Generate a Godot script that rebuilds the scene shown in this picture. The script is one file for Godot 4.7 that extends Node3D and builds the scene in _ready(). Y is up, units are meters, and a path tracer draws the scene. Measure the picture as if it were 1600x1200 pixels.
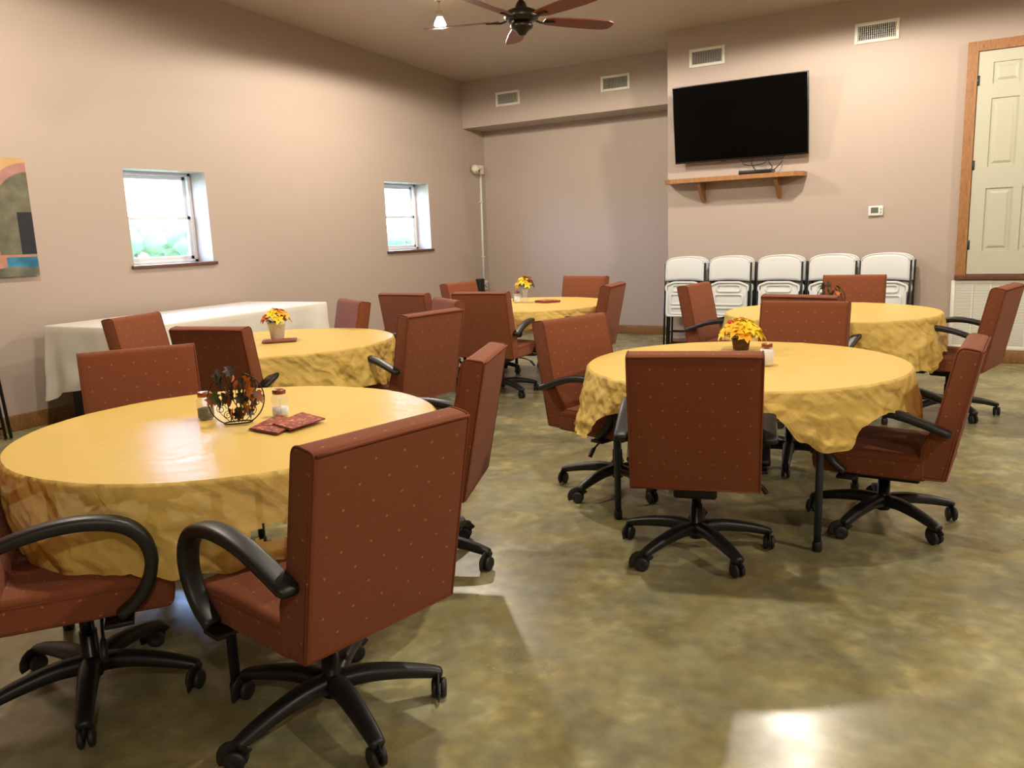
extends Node3D

# ---------------------------------------------------------------- room sizes (metres)
const XL := -6.85      # left wall
const XR := 4.6        # right wall
const ZB := -10.42     # back wall of the alcove
const ZT := -9.2       # wall that carries the television
const XT := -3.53      # where that wall ends and the alcove begins
const ZS := -9.9       # face of the duct soffit
const ZR := 4.2        # wall behind the camera
const TOP := 0.745     # table tops with their cloths

var M := {}
var taken := {}

func ceil_y(z: float) -> float:
	return 3.575 + 0.0595 * (z + 9.2)

# ================================================================ node helpers
func numbered(called: String) -> String:
	if not taken.has(called):
		taken[called] = 0
		return called
	taken[called] += 1
	return "%s_%03d" % [called, taken[called]]

func tag(o, label: String, category: String, group := ""):
	o.set_meta("label", label)
	o.set_meta("category", category)
	if group != "":
		o.set_meta("group", group)
	return o

func thing(called: String, label: String, category: String, at := Vector3.ZERO, turn := 0.0, group := "") -> Node3D:
	var o := Node3D.new()
	o.name = numbered(called)
	add_child(o)
	o.position = at
	o.rotation.y = turn
	tag(o, label, category, group)
	return o

func mesh_of(st: SurfaceTool) -> ArrayMesh:
	st.generate_normals()
	st.index()
	return st.commit()

func inst(called: String, m: Mesh, mat: Material, parent: Node, at := Vector3.ZERO, rot := Vector3.ZERO) -> MeshInstance3D:
	var o := MeshInstance3D.new()
	o.name = numbered(called) if parent == self else called
	o.mesh = m
	o.material_override = mat
	o.position = at
	o.rotation = rot
	parent.add_child(o, true)
	return o

func part(called: String, st: SurfaceTool, mat: Material, parent: Node, at := Vector3.ZERO, rot := Vector3.ZERO) -> MeshInstance3D:
	return inst(called, mesh_of(st), mat, parent, at, rot)

func struct(called: String, st: SurfaceTool, mat: Material, parent: Node = self) -> MeshInstance3D:
	var o := part(called, st, mat, parent)
	if parent == self:
		o.set_meta("kind", "structure")
	return o

func struct_root(called: String, at := Vector3.ZERO) -> Node3D:
	var o := Node3D.new()
	o.name = numbered(called)
	add_child(o)
	o.position = at
	o.set_meta("kind", "structure")
	return o

# ================================================================ mesh helpers (front faces clockwise)
func mb(flat := false) -> SurfaceTool:
	var st := SurfaceTool.new()
	st.begin(Mesh.PRIMITIVE_TRIANGLES)
	st.set_smooth_group(-1 if flat else 0)
	return st

func tri(st: SurfaceTool, a, b, c):
	st.add_vertex(a); st.add_vertex(b); st.add_vertex(c)

func quad(st: SurfaceTool, a, b, c, d):
	tri(st, a, b, c); tri(st, a, c, d)

# P[i][j]; the outside is d/dj x d/di
func grid(st: SurfaceTool, P: Array, wrap_j := false, wrap_i := false):
	var ni := P.size()
	var nj: int = P[0].size()
	for i in (ni if wrap_i else ni - 1):
		var A = P[i]
		var B = P[(i + 1) % ni]
		for j in (nj if wrap_j else nj - 1):
			var k := (j + 1) % nj
			quad(st, A[j], B[j], B[k], A[k])

func box(st: SurfaceTool, lo: Vector3, hi: Vector3):
	var a := Vector3(lo.x, lo.y, lo.z); var b := Vector3(hi.x, lo.y, lo.z)
	var c := Vector3(hi.x, hi.y, lo.z); var d := Vector3(lo.x, hi.y, lo.z)
	var e := Vector3(lo.x, lo.y, hi.z); var f := Vector3(hi.x, lo.y, hi.z)
	var g := Vector3(hi.x, hi.y, hi.z); var h := Vector3(lo.x, hi.y, hi.z)
	quad(st, e, h, g, f); quad(st, b, c, d, a)
	quad(st, f, g, c, b); quad(st, a, d, h, e)
	quad(st, h, d, c, g); quad(st, a, e, f, b)

# a box with rounded edges, optionally carried through a transform
func rbox(st: SurfaceTool, lo: Vector3, hi: Vector3, r: float, seg := 2, xf := Transform3D.IDENTITY):
	var cen := (lo + hi) / 2.0
	var h := (hi - lo) / 2.0
	r = minf(r, minf(h.x, minf(h.y, h.z)) * 0.999)
	for ax in 3:
		for s in [-1.0, 1.0]:
			var u := (ax + 1) % 3
			var v := (ax + 2) % 3
			var cu := []; var cv := []
			for q in [[h[u], cu], [h[v], cv]]:
				for k in seg + 1:
					q[1].append(-q[0] + r * (float(k) / seg))
				for k in seg + 1:
					q[1].append(q[0] - r * (1.0 - float(k) / seg))
			var P := []
			for i in cu.size():
				var row := []
				for j in cv.size():
					var p := Vector3.ZERO
					p[ax] = s * h[ax]; p[u] = cu[i]; p[v] = cv[j]
					var q2 := Vector3(clampf(p.x, -h.x + r, h.x - r), clampf(p.y, -h.y + r, h.y - r), clampf(p.z, -h.z + r, h.z - r))
					row.append(xf * (cen + q2 + (p - q2).normalized() * r))
				P.append(row)
			if s > 0:
				P.reverse()
			grid(st, P)

func ring(c: Vector3, u: Vector3, v: Vector3, ru: float, rv: float, n: int, power := 1.0) -> Array:
	var a := []
	for k in n:
		var t := TAU * k / n
		var x := cos(t); var y := sin(t)
		if power != 1.0:
			x = signf(x) * pow(absf(x), power); y = signf(y) * pow(absf(y), power)
		a.append(c + u * x * ru + v * y * rv)
	return a

func cap(st: SurfaceTool, R: Array, c: Vector3, start: bool):
	for k in R.size():
		var n: int = (k + 1) % R.size()
		if start:
			tri(st, c, R[k], R[n])
		else:
			tri(st, c, R[n], R[k])

# tube along points; radius may be a number or an array
func tube(st: SurfaceTool, pts: Array, rad, sides := 8, closed := false, up := Vector3.ZERO, flat_rad = null, power := 1.0):
	var n := pts.size()
	var P := []
	var prev := Vector3.ZERO
	for i in n:
		var t: Vector3
		if closed:
			t = (pts[(i + 1) % n] - pts[(i - 1 + n) % n]).normalized()
		else:
			t = (pts[mini(i + 1, n - 1)] - pts[maxi(i - 1, 0)]).normalized()
		var u: Vector3
		if up != Vector3.ZERO:
			u = up
		elif prev == Vector3.ZERO:
			u = Vector3.UP if absf(t.y) < 0.9 else Vector3.RIGHT
		else:
			u = prev
		u = (u - t * u.dot(t)).normalized()
		prev = u
		var v := t.cross(u)
		var r: float = rad[i] if rad is Array else rad
		var r2: float = r if flat_rad == null else (flat_rad[i] if flat_rad is Array else flat_rad)
		P.append(ring(pts[i], u, v, r, r2, sides, power))
	grid(st, P, true, closed)
	if not closed:
		cap(st, P[0], pts[0], true)
		cap(st, P[n - 1], pts[n - 1], false)

# profile = [[radius, y], ...] running upwards on the outside
func lathe(st: SurfaceTool, profile: Array, n := 24, at := Vector3.ZERO, basis := Basis.IDENTITY):
	var P := []
	for p in profile:
		var row := []
		for k in n:
			var t := TAU * k / n
			row.append(at + basis * Vector3(p[0] * sin(t), p[1], p[0] * cos(t)))
		P.append(row)
	grid(st, P, true)

func smooth_path(pts: Array, per := 6) -> Array:
	var out := []
	var n := pts.size()
	for i in n - 1:
		var p0 = pts[maxi(i - 1, 0)]; var p1 = pts[i]; var p2 = pts[i + 1]; var p3 = pts[mini(i + 2, n - 1)]
		for k in per:
			out.append(p1.cubic_interpolate(p2, p0, p3, float(k) / per))
	out.append(pts[n - 1])
	return out

# rounds the corners of a closed polygon
func round_poly(pts: Array, radii: Array, seg := 5) -> PackedVector2Array:
	var out := PackedVector2Array()
	var n := pts.size()
	for i in n:
		var p: Vector2 = pts[i]
		var a: Vector2 = (pts[(i - 1 + n) % n] - p)
		var b: Vector2 = (pts[(i + 1) % n] - p)
		var r: float = radii[i]
		if r <= 0.0:
			out.append(p)
			continue
		var half := absf(a.angle_to(b)) / 2.0
		var d := minf(r / tan(half), minf(a.length(), b.length()) * 0.49)
		var s := p + a.normalized() * d
		var e := p + b.normalized() * d
		for k in seg + 1:
			var t := float(k) / seg
			out.append(s.lerp(p, t).lerp(p.lerp(e, t), t))
	return out

func inset_poly(poly: PackedVector2Array, d: float) -> PackedVector2Array:
	var out := PackedVector2Array()
	var n := poly.size()
	for i in n:
		var t := (poly[(i + 1) % n] - poly[(i - 1 + n) % n]).normalized()
		out.append(poly[i] + Vector2(-t.y, t.x) * d)   # inwards for a counter-clockwise outline
	return out

# solid whose side outline (z, y), counter-clockwise, is swept from x = w to x = -w with rounded rims
func side_loft(st: SurfaceTool, poly: PackedVector2Array, w: float, r: float, seg := 4, bow := 0.0):
	var P := []
	var stations := []
	for k in seg + 1:
		var a := PI / 2 * k / seg
		stations.append([w - r + r * cos(a), r - r * sin(a)])
	for k in range(1, 8):
		stations.append([lerpf(w - r, -w + r, k / 8.0), 0.0])
	for k in seg + 1:
		var a := PI / 2 * k / seg
		stations.append([-w + r - r * sin(a), r - r * cos(a)])
	for s in stations:
		var q := inset_poly(poly, s[1])
		var row := []
		for p in q:
			row.append(Vector3(s[0], p.y + bow * (1.0 - pow(s[0] / w, 2.0)), p.x))
		# z across, y up, travelling towards -x
		P.append(row)
	grid(st, P, true)
	for e in 2:
		var row = P[0] if e == 0 else P[P.size() - 1]
		var idx := Geometry2D.triangulate_polygon(poly)
		if idx.is_empty():
			push_warning("outline not filled")
		for k in range(0, idx.size(), 3):
			if e == 0:
				tri(st, row[idx[k]], row[idx[k + 1]], row[idx[k + 2]])
			else:
				tri(st, row[idx[k]], row[idx[k + 2]], row[idx[k + 1]])

# flat plate: outline (x, z) lifted to y0..y1
func plate(st: SurfaceTool, poly: PackedVector2Array, y0: float, y1: float):
	if Geometry2D.is_polygon_clockwise(poly):
		poly.reverse()
	var n := poly.size()
	for i in n:
		var a := poly[i]; var b := poly[(i + 1) % n]
		quad(st, Vector3(a.x, y0, a.y), Vector3(b.x, y0, b.y), Vector3(b.x, y1, b.y), Vector3(a.x, y1, a.y))
	var idx := Geometry2D.triangulate_polygon(poly)
	for k in range(0, idx.size(), 3):
		var p := poly[idx[k]]; var q := poly[idx[k + 1]]; var s := poly[idx[k + 2]]
		tri(st, Vector3(p.x, y1, p.y), Vector3(q.x, y1, q.y), Vector3(s.x, y1, s.y))
		tri(st, Vector3(p.x, y0, p.y), Vector3(s.x, y0, s.y), Vector3(q.x, y0, q.y))

# ================================================================ materials
func rgb8(r: int, g: int, b: int, a := 1.0) -> Color:
	return Color(r / 255.0, g / 255.0, b / 255.0, a)

func mat(called: String, c: Color, rough := 0.6, metal := 0.0, spec := 0.5) -> StandardMaterial3D:
	var m := StandardMaterial3D.new()
	m.resource_name = called
	m.albedo_color = c
	m.roughness = rough
	m.metallic = metal
	m.metallic_specular = spec
	M[called] = m
	return m

func noise_bytes(w: int, h: int, freq: float, octaves: int, sd: int, kind := FastNoiseLite.TYPE_SIMPLEX_SMOOTH) -> PackedByteArray:
	var f := FastNoiseLite.new()
	f.seed = sd
	f.noise_type = kind
	f.frequency = freq
	f.fractal_octaves = octaves
	if octaves == 1:
		f.fractal_type = FastNoiseLite.FRACTAL_NONE
	return f.get_seamless_image(w, h).get_data()

func tex(im: Image) -> ImageTexture:
	im.generate_mipmaps()
	return ImageTexture.create_from_image(im)

func grey_tex(w: int, h: int, freq: float, octaves: int, sd: int) -> ImageTexture:
	return tex(Image.create_from_data(w, h, false, Image.FORMAT_L8, noise_bytes(w, h, freq, octaves, sd)))

func floor_image() -> Image:
	var n := 1024
	var a := noise_bytes(n, n, 0.004, 5, 11)
	var b := noise_bytes(n, n, 0.012, 5, 12)
	var c := noise_bytes(n, n, 0.05, 4, 13)
	var d := noise_bytes(n, n, 0.018, 3, 14)
	var out := PackedByteArray()
	out.resize(n * n * 3)
	for i in n * n:
		var x := a[i] / 255.0
		var y := b[i] / 255.0
		var z := c[i] / 255.0
		var k := 0.86 + 0.26 * (x - 0.5) + 0.22 * (y - 0.5) + 0.22 * (z - 0.5)
		var warm := clampf((d[i] / 255.0 - 0.35) * 2.0, 0.0, 1.0)
		var pale := clampf((y * 0.7 + z * 0.5 - 0.70) * 1.8, 0.0, 1.0) * 0.22
		out[i * 3] = int(clampf((lerpf(164, 170, warm) * k) + pale * 130, 0, 255))
		out[i * 3 + 1] = int(clampf((lerpf(160, 158, warm) * k) + pale * 120, 0, 255))
		out[i * 3 + 2] = int(clampf((lerpf(122, 106, warm) * k) + pale * 95, 0, 255))
	var im := Image.create_from_data(n, n, false, Image.FORMAT_RGB8, out)
	# pale trowel scuffs in the stain
	var rng := RandomNumberGenerator.new()
	rng.seed = 77
	for s in 170:
		var p := Vector2(rng.randf() * n, rng.randf() * n)
		var ang := rng.randf() * TAU
		var bend := rng.randf_range(-0.10, 0.10)
		for k in rng.randi_range(6, 34):
			p += Vector2(cos(ang), sin(ang)) * 0.9
			ang += bend * rng.randf()
			if rng.randf() < 0.55:
				continue
			var q := Vector2i(posmod(int(p.x + rng.randf_range(-1, 1)), n), posmod(int(p.y + rng.randf_range(-1, 1)), n))
			im.set_pixelv(q, im.get_pixelv(q).lerp(rgb8(206, 190, 150), 0.5))
	return im

func fabric_image() -> Image:
	var w := 192; var h := 240
	var base := rgb8(128, 73, 47)
	var im := Image.create(w, h, false, Image.FORMAT_RGB8)
	var n := noise_bytes(w, h, 0.09, 3, 5)
	for y in h:
		for x in w:
			var thread := (0.035 if x % 4 < 2 else -0.035) + (0.03 if y % 4 < 2 else -0.03)
			var k := 1.0 + thread + (n[y * w + x] / 255.0 - 0.5) * 0.16
			im.set_pixel(x, y, Color(base.r * k, base.g * k, base.b * k))
	# woven gold dots in staggered rows, with a faint dash between them
	for s in [[48, 60, 1.0], [144, 180, 1.0], [144, 60, 0.35], [48, 180, 0.35]]:
		for dy in range(-9, 10):
			for dx in range(-9, 10):
				var rr := sqrt(dx * dx + dy * dy)
				if rr < (7.5 if s[2] > 0.5 else 5.0):
					var p := Vector2i(s[0] + dx, s[1] + dy)
					var k: float = s[2] * (0.55 if int(rr) % 3 != 2 else 0.25)
					im.set_pixelv(p, im.get_pixelv(p).lerp(rgb8(222, 164, 96), k))
		for dx in range(-26, 27):
			for dy in 2:
				if absi(dx) > 10 and absi(dx) % 5 < 3:
					var p := Vector2i(s[0] + dx, s[1] + dy)
					im.set_pixelv(p, im.get_pixelv(p).lerp(rgb8(205, 130, 80), 0.30))
	return im

func wood_image(c1: Color, c2: Color, sd: int) -> Image:
	var w := 256; var h := 256
	var n := noise_bytes(w, h, 0.012, 4, sd)
	var f := noise_bytes(w, h, 0.08, 2, sd + 1)
	var im := Image.create(w, h, false, Image.FORMAT_RGB8)
	for y in h:
		for x in w:
			var t := n[((y / 6) * 1 % h) * w + x] / 255.0
			var g := fposmod(t * 9.0, 1.0)
			var k := 0.65 * absf(g * 2.0 - 1.0) + 0.35 * f[((y / 10) % h) * w + x] / 255.0
			im.set_pixel(x, y, c1.lerp(c2, clampf(k, 0, 1)))
	return im

func crumple_image() -> Image:
	# flat facets between sharp creases, as in crumpled plastic film: triangle waves across each other
	var n := 384
	var waves := []
	var rng := RandomNumberGenerator.new()
	rng.seed = 15
	for k in 9:
		var u := rng.randi_range(-4, 4); var v := rng.randi_range(1, 4)
		if k > 5:
			u *= 2; v *= 2
		waves.append([float(u), float(v), rng.randf(), 1.0 / sqrt(float(u * u + v * v))])
	var warp := noise_bytes(n, n, 0.008, 2, 17)
	var h := PackedFloat32Array()
	h.resize(n * n)
	var lo := 1e9; var hi := -1e9
	for i in n * n:
		var x := float(i % n) / n; var y := float(i / n) / n
		var w := (warp[i] / 255.0 - 0.5) * 0.05
		var s := 0.0
		for q in waves:
			s += absf(fposmod(q[0] * (x + w) + q[1] * (y - w) + q[2], 1.0) * 2.0 - 1.0) * q[3]
		h[i] = s
		lo = minf(lo, s); hi = maxf(hi, s)
	var out := PackedByteArray()
	out.resize(n * n)
	for i in n * n:
		out[i] = int((h[i] - lo) / (hi - lo) * 255.0)
	return Image.create_from_data(n, n, false, Image.FORMAT_L8, out)

func print_image() -> Image:
	# paper napkin print: rust ground with leaves, a gourd and dark twigs
	var n := 128
	var im := Image.create(n, n, false, Image.FORMAT_RGB8)
	im.fill(rgb8(146, 66, 42))
	var rng := RandomNumberGenerator.new()
	rng.seed = 9
	var cols := [rgb8(222, 120, 40), rgb8(226, 160, 70), rgb8(92, 40, 26), rgb8(186, 84, 40), rgb8(60, 34, 28), rgb8(200, 140, 96)]
	for s in 46:
		var p := Vector2(rng.randf() * n, rng.randf() * n)
		var ax := Vector2.from_angle(rng.randf() * TAU)
		var la := rng.randf_range(5, 15); var lb := rng.randf_range(2, 5)
		var c: Color = cols[rng.randi() % cols.size()]
		for y in range(-16, 17):
			for x in range(-16, 17):
				var d := Vector2(x, y)
				var u := d.dot(ax) / la; var v := d.dot(ax.orthogonal()) / lb
				if u * u + absf(v) * 1.2 < 1.0 and absf(v) < 1.0:
					im.set_pixel(posmod(int(p.x) + x, n), posmod(int(p.y) + y, n), c)
	return im

func canvas_image() -> Image:
	# painting: ochre wall, mauve arch over a grey passage with a dark doorway, blue water, rocks. s runs from the right edge, t from the bottom
	var n := 300
	var im := Image.create(n, n, false, Image.FORMAT_RGB8)
	var nz := noise_bytes(n, n, 0.02, 4, 31)
	for py in n:
		for px in n:
			var s := (n - 1 - px) / float(n) * 1.1
			var t := (n - 1 - py) / float(n) * 0.92
			var q := nz[py * n + px] / 255.0
			var c := rgb8(186, 148, 88).lerp(rgb8(190, 160, 116), q)
			var ra := Vector2(s + 0.02, (t - 0.50) * 0.95).length()
			if t > 0.17 and s < 0.36:
				var inside := ra if t > 0.5 else absf(s + 0.02)
				if inside < 0.37:
					c = rgb8(158, 110, 104).lerp(rgb8(176, 130, 118), q)
				if inside < 0.30:
					c = rgb8(86, 84, 68).lerp(rgb8(120, 116, 92), q)
			if s < 0.115 and t > 0.17 and t < 0.50:
				c = rgb8(20, 26, 34).lerp(rgb8(34, 38, 44), q)
			if s > 0.30 and t > 0.17 and t < 0.48:
				c = rgb8(112, 62, 66).lerp(rgb8(150, 90, 84), q)
			if t < 0.17:
				c = rgb8(190, 140, 118).lerp(rgb8(160, 110, 96), q)
				if s < 0.24 and t < 0.15:
					c = rgb8(22, 84, 110).lerp(rgb8(60, 140, 176), q)
			if t < 0.06 + 0.02 * q:
				c = rgb8(70, 78, 66).lerp(rgb8(128, 124, 104), q)
			im.set_pixel(px, py, c)
	return im

func tri_map(m: StandardMaterial3D, t: Texture2D, scale: Vector3, world := false):
	m.albedo_texture = t
	m.albedo_color = Color.WHITE
	m.uv1_triplanar = true
	m.uv1_world_triplanar = world
	m.uv1_triplanar_sharpness = 8.0
	m.uv1_scale = scale

func bump(m: StandardMaterial3D, t: Texture2D, cm: float, scale := Vector3.ZERO):
	m.heightmap_enabled = true
	m.heightmap_texture = t
	m.heightmap_scale = cm
	if scale != Vector3.ZERO:
		m.uv1_triplanar = true
		m.uv1_scale = scale

func make_materials():
	var fine := grey_tex(256, 256, 0.06, 4, 3)
	var w := mat("wall_paint", rgb8(175, 159, 147), 0.55, 0, 0.4)
	bump(w, fine, 0.06, Vector3(1.2, 1.2, 1.2))
	w.uv1_world_triplanar = true
	w = mat("ceiling_paint", rgb8(192, 176, 163), 0.3, 0, 0.5)
	bump(w, fine, 0.05, Vector3(0.9, 0.9, 0.9))
	w.uv1_world_triplanar = true
	var f := mat("stained_concrete", Color.WHITE, 0.24, 0, 0.5)
	tri_map(f, tex(floor_image()), Vector3(0.19, 0.19, 0.19), true)
	f.roughness = 1.0
	var rb := noise_bytes(512, 512, 0.02, 4, 21)
	for i in rb.size():
		rb[i] = int(48 + rb[i] * 0.2)
	f.roughness_texture = tex(Image.create_from_data(512, 512, false, Image.FORMAT_L8, rb))
	var fb := mat("rust_fabric", Color.WHITE, 0.85, 0, 0.3)
	tri_map(fb, tex(fabric_image()), Vector3(10.5, 8.8, 10.5))
	fb.rim_enabled = true
	fb.rim = 0.1
	fb.rim_tint = 0.6
	mat("rust_piping", rgb8(120, 66, 44), 0.8, 0, 0.3)
	mat("black_plastic", rgb8(26, 26, 27), 0.42, 0, 0.5)
	mat("caster_plastic", rgb8(34, 34, 35), 0.5, 0, 0.5)
	mat("gas_lift", rgb8(20, 20, 22), 0.3, 0.4, 0.5)
	mat("grey_steel", rgb8(62, 66, 72), 0.38, 0.6, 0.5)
	mat("black_steel", rgb8(26, 27, 30), 0.4, 0.4, 0.5)
	mat("table_laminate", rgb8(206, 204, 198), 0.5)
	var cl := mat("gold_plastic_sheet", rgb8(240, 205, 114, 0.8), 0.27, 0, 0.12)
	cl.transparency = BaseMaterial3D.TRANSPARENCY_ALPHA
	cl.backlight_enabled = true
	cl.backlight = Color(0.12, 0.09, 0.03)
	cl.cull_mode = BaseMaterial3D.CULL_DISABLED
	bump(cl, grey_tex(256, 256, 0.012, 3, 8), 0.10, Vector3(2.2, 2.2, 2.2))
	var ov: StandardMaterial3D = cl.duplicate()
	ov.resource_name = "gold_plastic_crumpled"
	M["gold_plastic_crumpled"] = ov
	bump(ov, tex(crumple_image()), 4.5, Vector3(1.9, 1.9, 1.9))
	var wc := mat("white_cloth", rgb8(222, 218, 206), 0.5, 0, 0.5)
	wc.cull_mode = BaseMaterial3D.CULL_DISABLED
	bump(wc, fine, 0.05, Vector3(1.5, 1.5, 1.5))
	mat("dark_laminate", rgb8(24, 22, 22), 0.5)
	w = mat("stained_oak", Color.WHITE, 0.38)
	tri_map(w, tex(wood_image(rgb8(170, 122, 76), rgb8(132, 88, 48), 41)), Vector3(2.2, 2.2, 2.2), true)
	w = mat("dark_oak", Color.WHITE, 0.45)
	tri_map(w, tex(wood_image(rgb8(116, 72, 46), rgb8(80, 46, 30), 51)), Vector3(2.0, 2.0, 2.0), true)
	w = mat("baseboard_wood", Color.WHITE, 0.45)
	tri_map(w, tex(wood_image(rgb8(150, 108, 66), rgb8(116, 78, 44), 61)), Vector3(1.0, 3.0, 1.0), true)
	w = mat("fan_blade_wood", Color.WHITE, 0.4)
	tri_map(w, tex(wood_image(rgb8(140, 62, 32), rgb8(86, 34, 18), 71)), Vector3(3.0, 3.0, 3.0))
	mat("bronze", rgb8(48, 40, 34), 0.35, 0.7)
	mat("door_paint", rgb8(184, 183, 164), 0.4)
	mat("white_metal", rgb8(222, 220, 206), 0.4)
	mat("white_plastic", rgb8(212, 214, 212), 0.45)
	mat("cream_plastic", rgb8(214, 206, 186), 0.5)
	mat("vinyl", rgb8(226, 228, 230), 0.35)
	mat("galvanised", rgb8(120, 122, 124), 0.5, 0.6)
	mat("screen_glass", rgb8(3, 3, 3), 0.12, 0, 0.3)
	mat("tv_bezel", rgb8(10, 10, 10), 0.3)
	mat("lcd", rgb8(92, 100, 88), 0.3)
	var g := mat("pane_glass", Color(1, 1, 1, 0.06), 0.02)
	g.transparency = BaseMaterial3D.TRANSPARENCY_ALPHA
	g = mat("jar_glass", Color(0.93, 0.97, 0.96, 0.14), 0.03)
	g.transparency = BaseMaterial3D.TRANSPARENCY_ALPHA
	mat("copper", rgb8(150, 92, 60), 0.35, 0.8)
	mat("pepper", rgb8(58, 50, 42), 0.9)
	mat("salt", rgb8(236, 234, 228), 0.8)
	mat("iron_wire", rgb8(46, 36, 28), 0.45, 0.6)
	mat("leaf_dark", rgb8(52, 44, 26), 0.5)
	mat("leaf_rust", rgb8(132, 66, 26), 0.5)
	mat("leaf_amber", rgb8(190, 112, 34), 0.5)
	mat("leaf_green", rgb8(74, 84, 38), 0.6)
	mat("petal_yellow", rgb8(250, 224, 44), 0.6)
	mat("petal_gold", rgb8(252, 190, 28), 0.6)
	mat("petal_orange", rgb8(222, 92, 30), 0.6)
	mat("petal_red", rgb8(196, 62, 44), 0.6)
	mat("petal_brown", rgb8(132, 74, 30), 0.7)
	for k in ["petal_yellow", "petal_gold", "petal_orange", "petal_red"]:
		M[k].backlight_enabled = true
		M[k].backlight = M[k].albedo_color * 0.5
	mat("wicker", rgb8(96, 66, 42), 0.7)
	mat("wicker_light", rgb8(138, 100, 62), 0.7)
	mat("white_ceramic", rgb8(206, 202, 192), 0.35)
	w = mat("napkin_print", Color.WHITE, 0.75)
	tri_map(w, tex(print_image()), Vector3(7, 7, 7))
	mat("napkin_edge", rgb8(120, 50, 34), 0.8)
	mat("trivet", rgb8(128, 78, 58), 0.6)
	var em := mat("lamp_glow", rgb8(255, 244, 224), 0.5)
	em.emission_enabled = true
	em.emission = rgb8(255, 232, 190)
	em.emission_energy_multiplier = 9.0
	mat("grass", rgb8(120, 130, 84), 0.9)
	mat("foliage", rgb8(78, 104, 58), 0.9)
	mat("bark", rgb8(90, 76, 62), 0.9)
	mat("cable", rgb8(16, 16, 16), 0.5)
	mat("grey_putty", rgb8(150, 150, 146), 0.5)

# ================================================================ setting
func downlight(at: Vector3, label: String):
	# flood bulb on a short stem under the sloped ceiling; at = the face of the bulb
	var t := thing("ceiling_light", label, "light", at, 0.0, "flood bulbs hanging from the ceiling")
	var up := ceil_y(at.z) - at.y
	var st := mb()
	lathe(st, [[0.007, 0.15], [0.007, up - 0.02]], 12)
	part("stem", st, M.white_metal, t)
	st = mb()
	lathe(st, [[0.02, up - 0.035], [0.055, up - 0.025], [0.06, up - 0.008], [0.06, up + 0.002]], 24)
	part("ceiling_rose", st, M.white_metal, t)
	st = mb()
	lathe(st, [[0.030, 0.085], [0.032, 0.095], [0.030, 0.15], [0.008, 0.155]], 20)
	part("socket", st, M.white_metal, t)
	st = mb()
	lathe(st, [[0.0005, -0.004], [0.03, -0.002], [0.052, 0.006], [0.060, 0.016], [0.056, 0.035], [0.036, 0.075], [0.030, 0.09]], 28)
	part("bulb", st, M.lamp_glow, t)
	var l := SpotLight3D.new()
	l.name = "downlight_beam"
	l.position = Vector3(0, -0.07, 0)
	l.rotation_degrees = Vector3(-90, 0, 0)
	l.light_color = Color(1.0, 0.95, 0.88)
	l.light_energy = LAMP
	l.light_size = 0.06
	l.spot_angle = 89.9
	l.spot_angle_attenuation = 0.15
	l.spot_range = 30.0
	l.spot_attenuation = 2.0
	l.shadow_enabled = true
	t.add_child(l)

var LAMP := 5.9

func _ready():
	# ---- camera
	var cam := Camera3D.new()
	cam.name = "camera"
	add_child(cam)
	cam.position = Vector3(0, 1.418, 0)
	cam.basis = Basis(Vector3.UP, 0.5588885) * Basis(Vector3.RIGHT, -0.1815979) * Basis(Vector3.BACK, -0.0382008)
	cam.fov = 50.3518
	cam.near = 0.05
	cam.far = 600.0
	cam.current = true
	# ---- sky: bright overcast daylight outside
	var we := WorldEnvironment.new()
	we.name = "environment"
	var e := Environment.new()
	e.background_mode = Environment.BG_SKY
	var sm := ProceduralSkyMaterial.new()
	sm.sky_top_color = rgb8(150, 192, 250)
	sm.sky_horizon_color = rgb8(192, 220, 255)
	sm.ground_horizon_color = rgb8(200, 205, 200)
	sm.ground_bottom_color = rgb8(120, 118, 104)
	sm.sky_energy_multiplier = 5.0
	sm.ground_energy_multiplier = 3.5
	var sk := Sky.new()
	sk.sky_material = sm
	e.sky = sk
	e.tonemap_mode = Environment.TONE_MAPPER_LINEAR
	e.tonemap_exposure = 1.0
	e.sdfgi_enabled = true
	e.ssao_enabled = true
	e.ssil_enabled = true
	we.environment = e
	add_child(we)
	make_materials()
	# ---- ceiling lamps of the hall
	downlight(Vector3(-5.0, 3.44, -6.92), "glowing flood bulb hanging beside the ceiling fan")
	for p in [[-1.6, -7.35, "hanging flood bulb in front of the television wall"],
			[2.3, -7.7, "hanging flood bulb near the panelled door"],
			[-5.0, -2.8, "hanging flood bulb over the white covered table"],
			[-1.6, -3.0, "hanging flood bulb over the middle of the room"],
			[2.3, -3.0, "hanging flood bulb on the open side of the room"],
			[2.3, 1.7, "hanging flood bulb behind the camera"]]:
		downlight(Vector3(p[0], ceil_y(p[1]) - 0.27, p[1]), p[2])
	build_room()
	build_wall_fittings()
	build_fan()
	build_white_table()
	build_round_tables()
	build_chairs()
	build_folding_chairs()
	build_table_things()
	build_outside()

func wall_piece(st: SurfaceTool, x0, x1, y0, z0, z1, y1 = null):
	# a box whose top follows the sloped ceiling unless y1 is given
	if y1 != null:
		box(st, Vector3(x0, y0, z0), Vector3(x1, y1, z1))
		return
	var a := ceil_y(z0) + 0.05; var b := ceil_y(z1) + 0.05
	var A := Vector3(x0, y0, z0); var B := Vector3(x1, y0, z0); var C := Vector3(x1, a, z0); var D := Vector3(x0, a, z0)
	var E2 := Vector3(x0, y0, z1); var F := Vector3(x1, y0, z1); var G := Vector3(x1, b, z1); var H := Vector3(x0, b, z1)
	quad(st, E2, H, G, F); quad(st, B, C, D, A)
	quad(st, F, G, C, B); quad(st, A, D, H, E2)
	quad(st, H, D, C, G); quad(st, A, E2, F, B)

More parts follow.
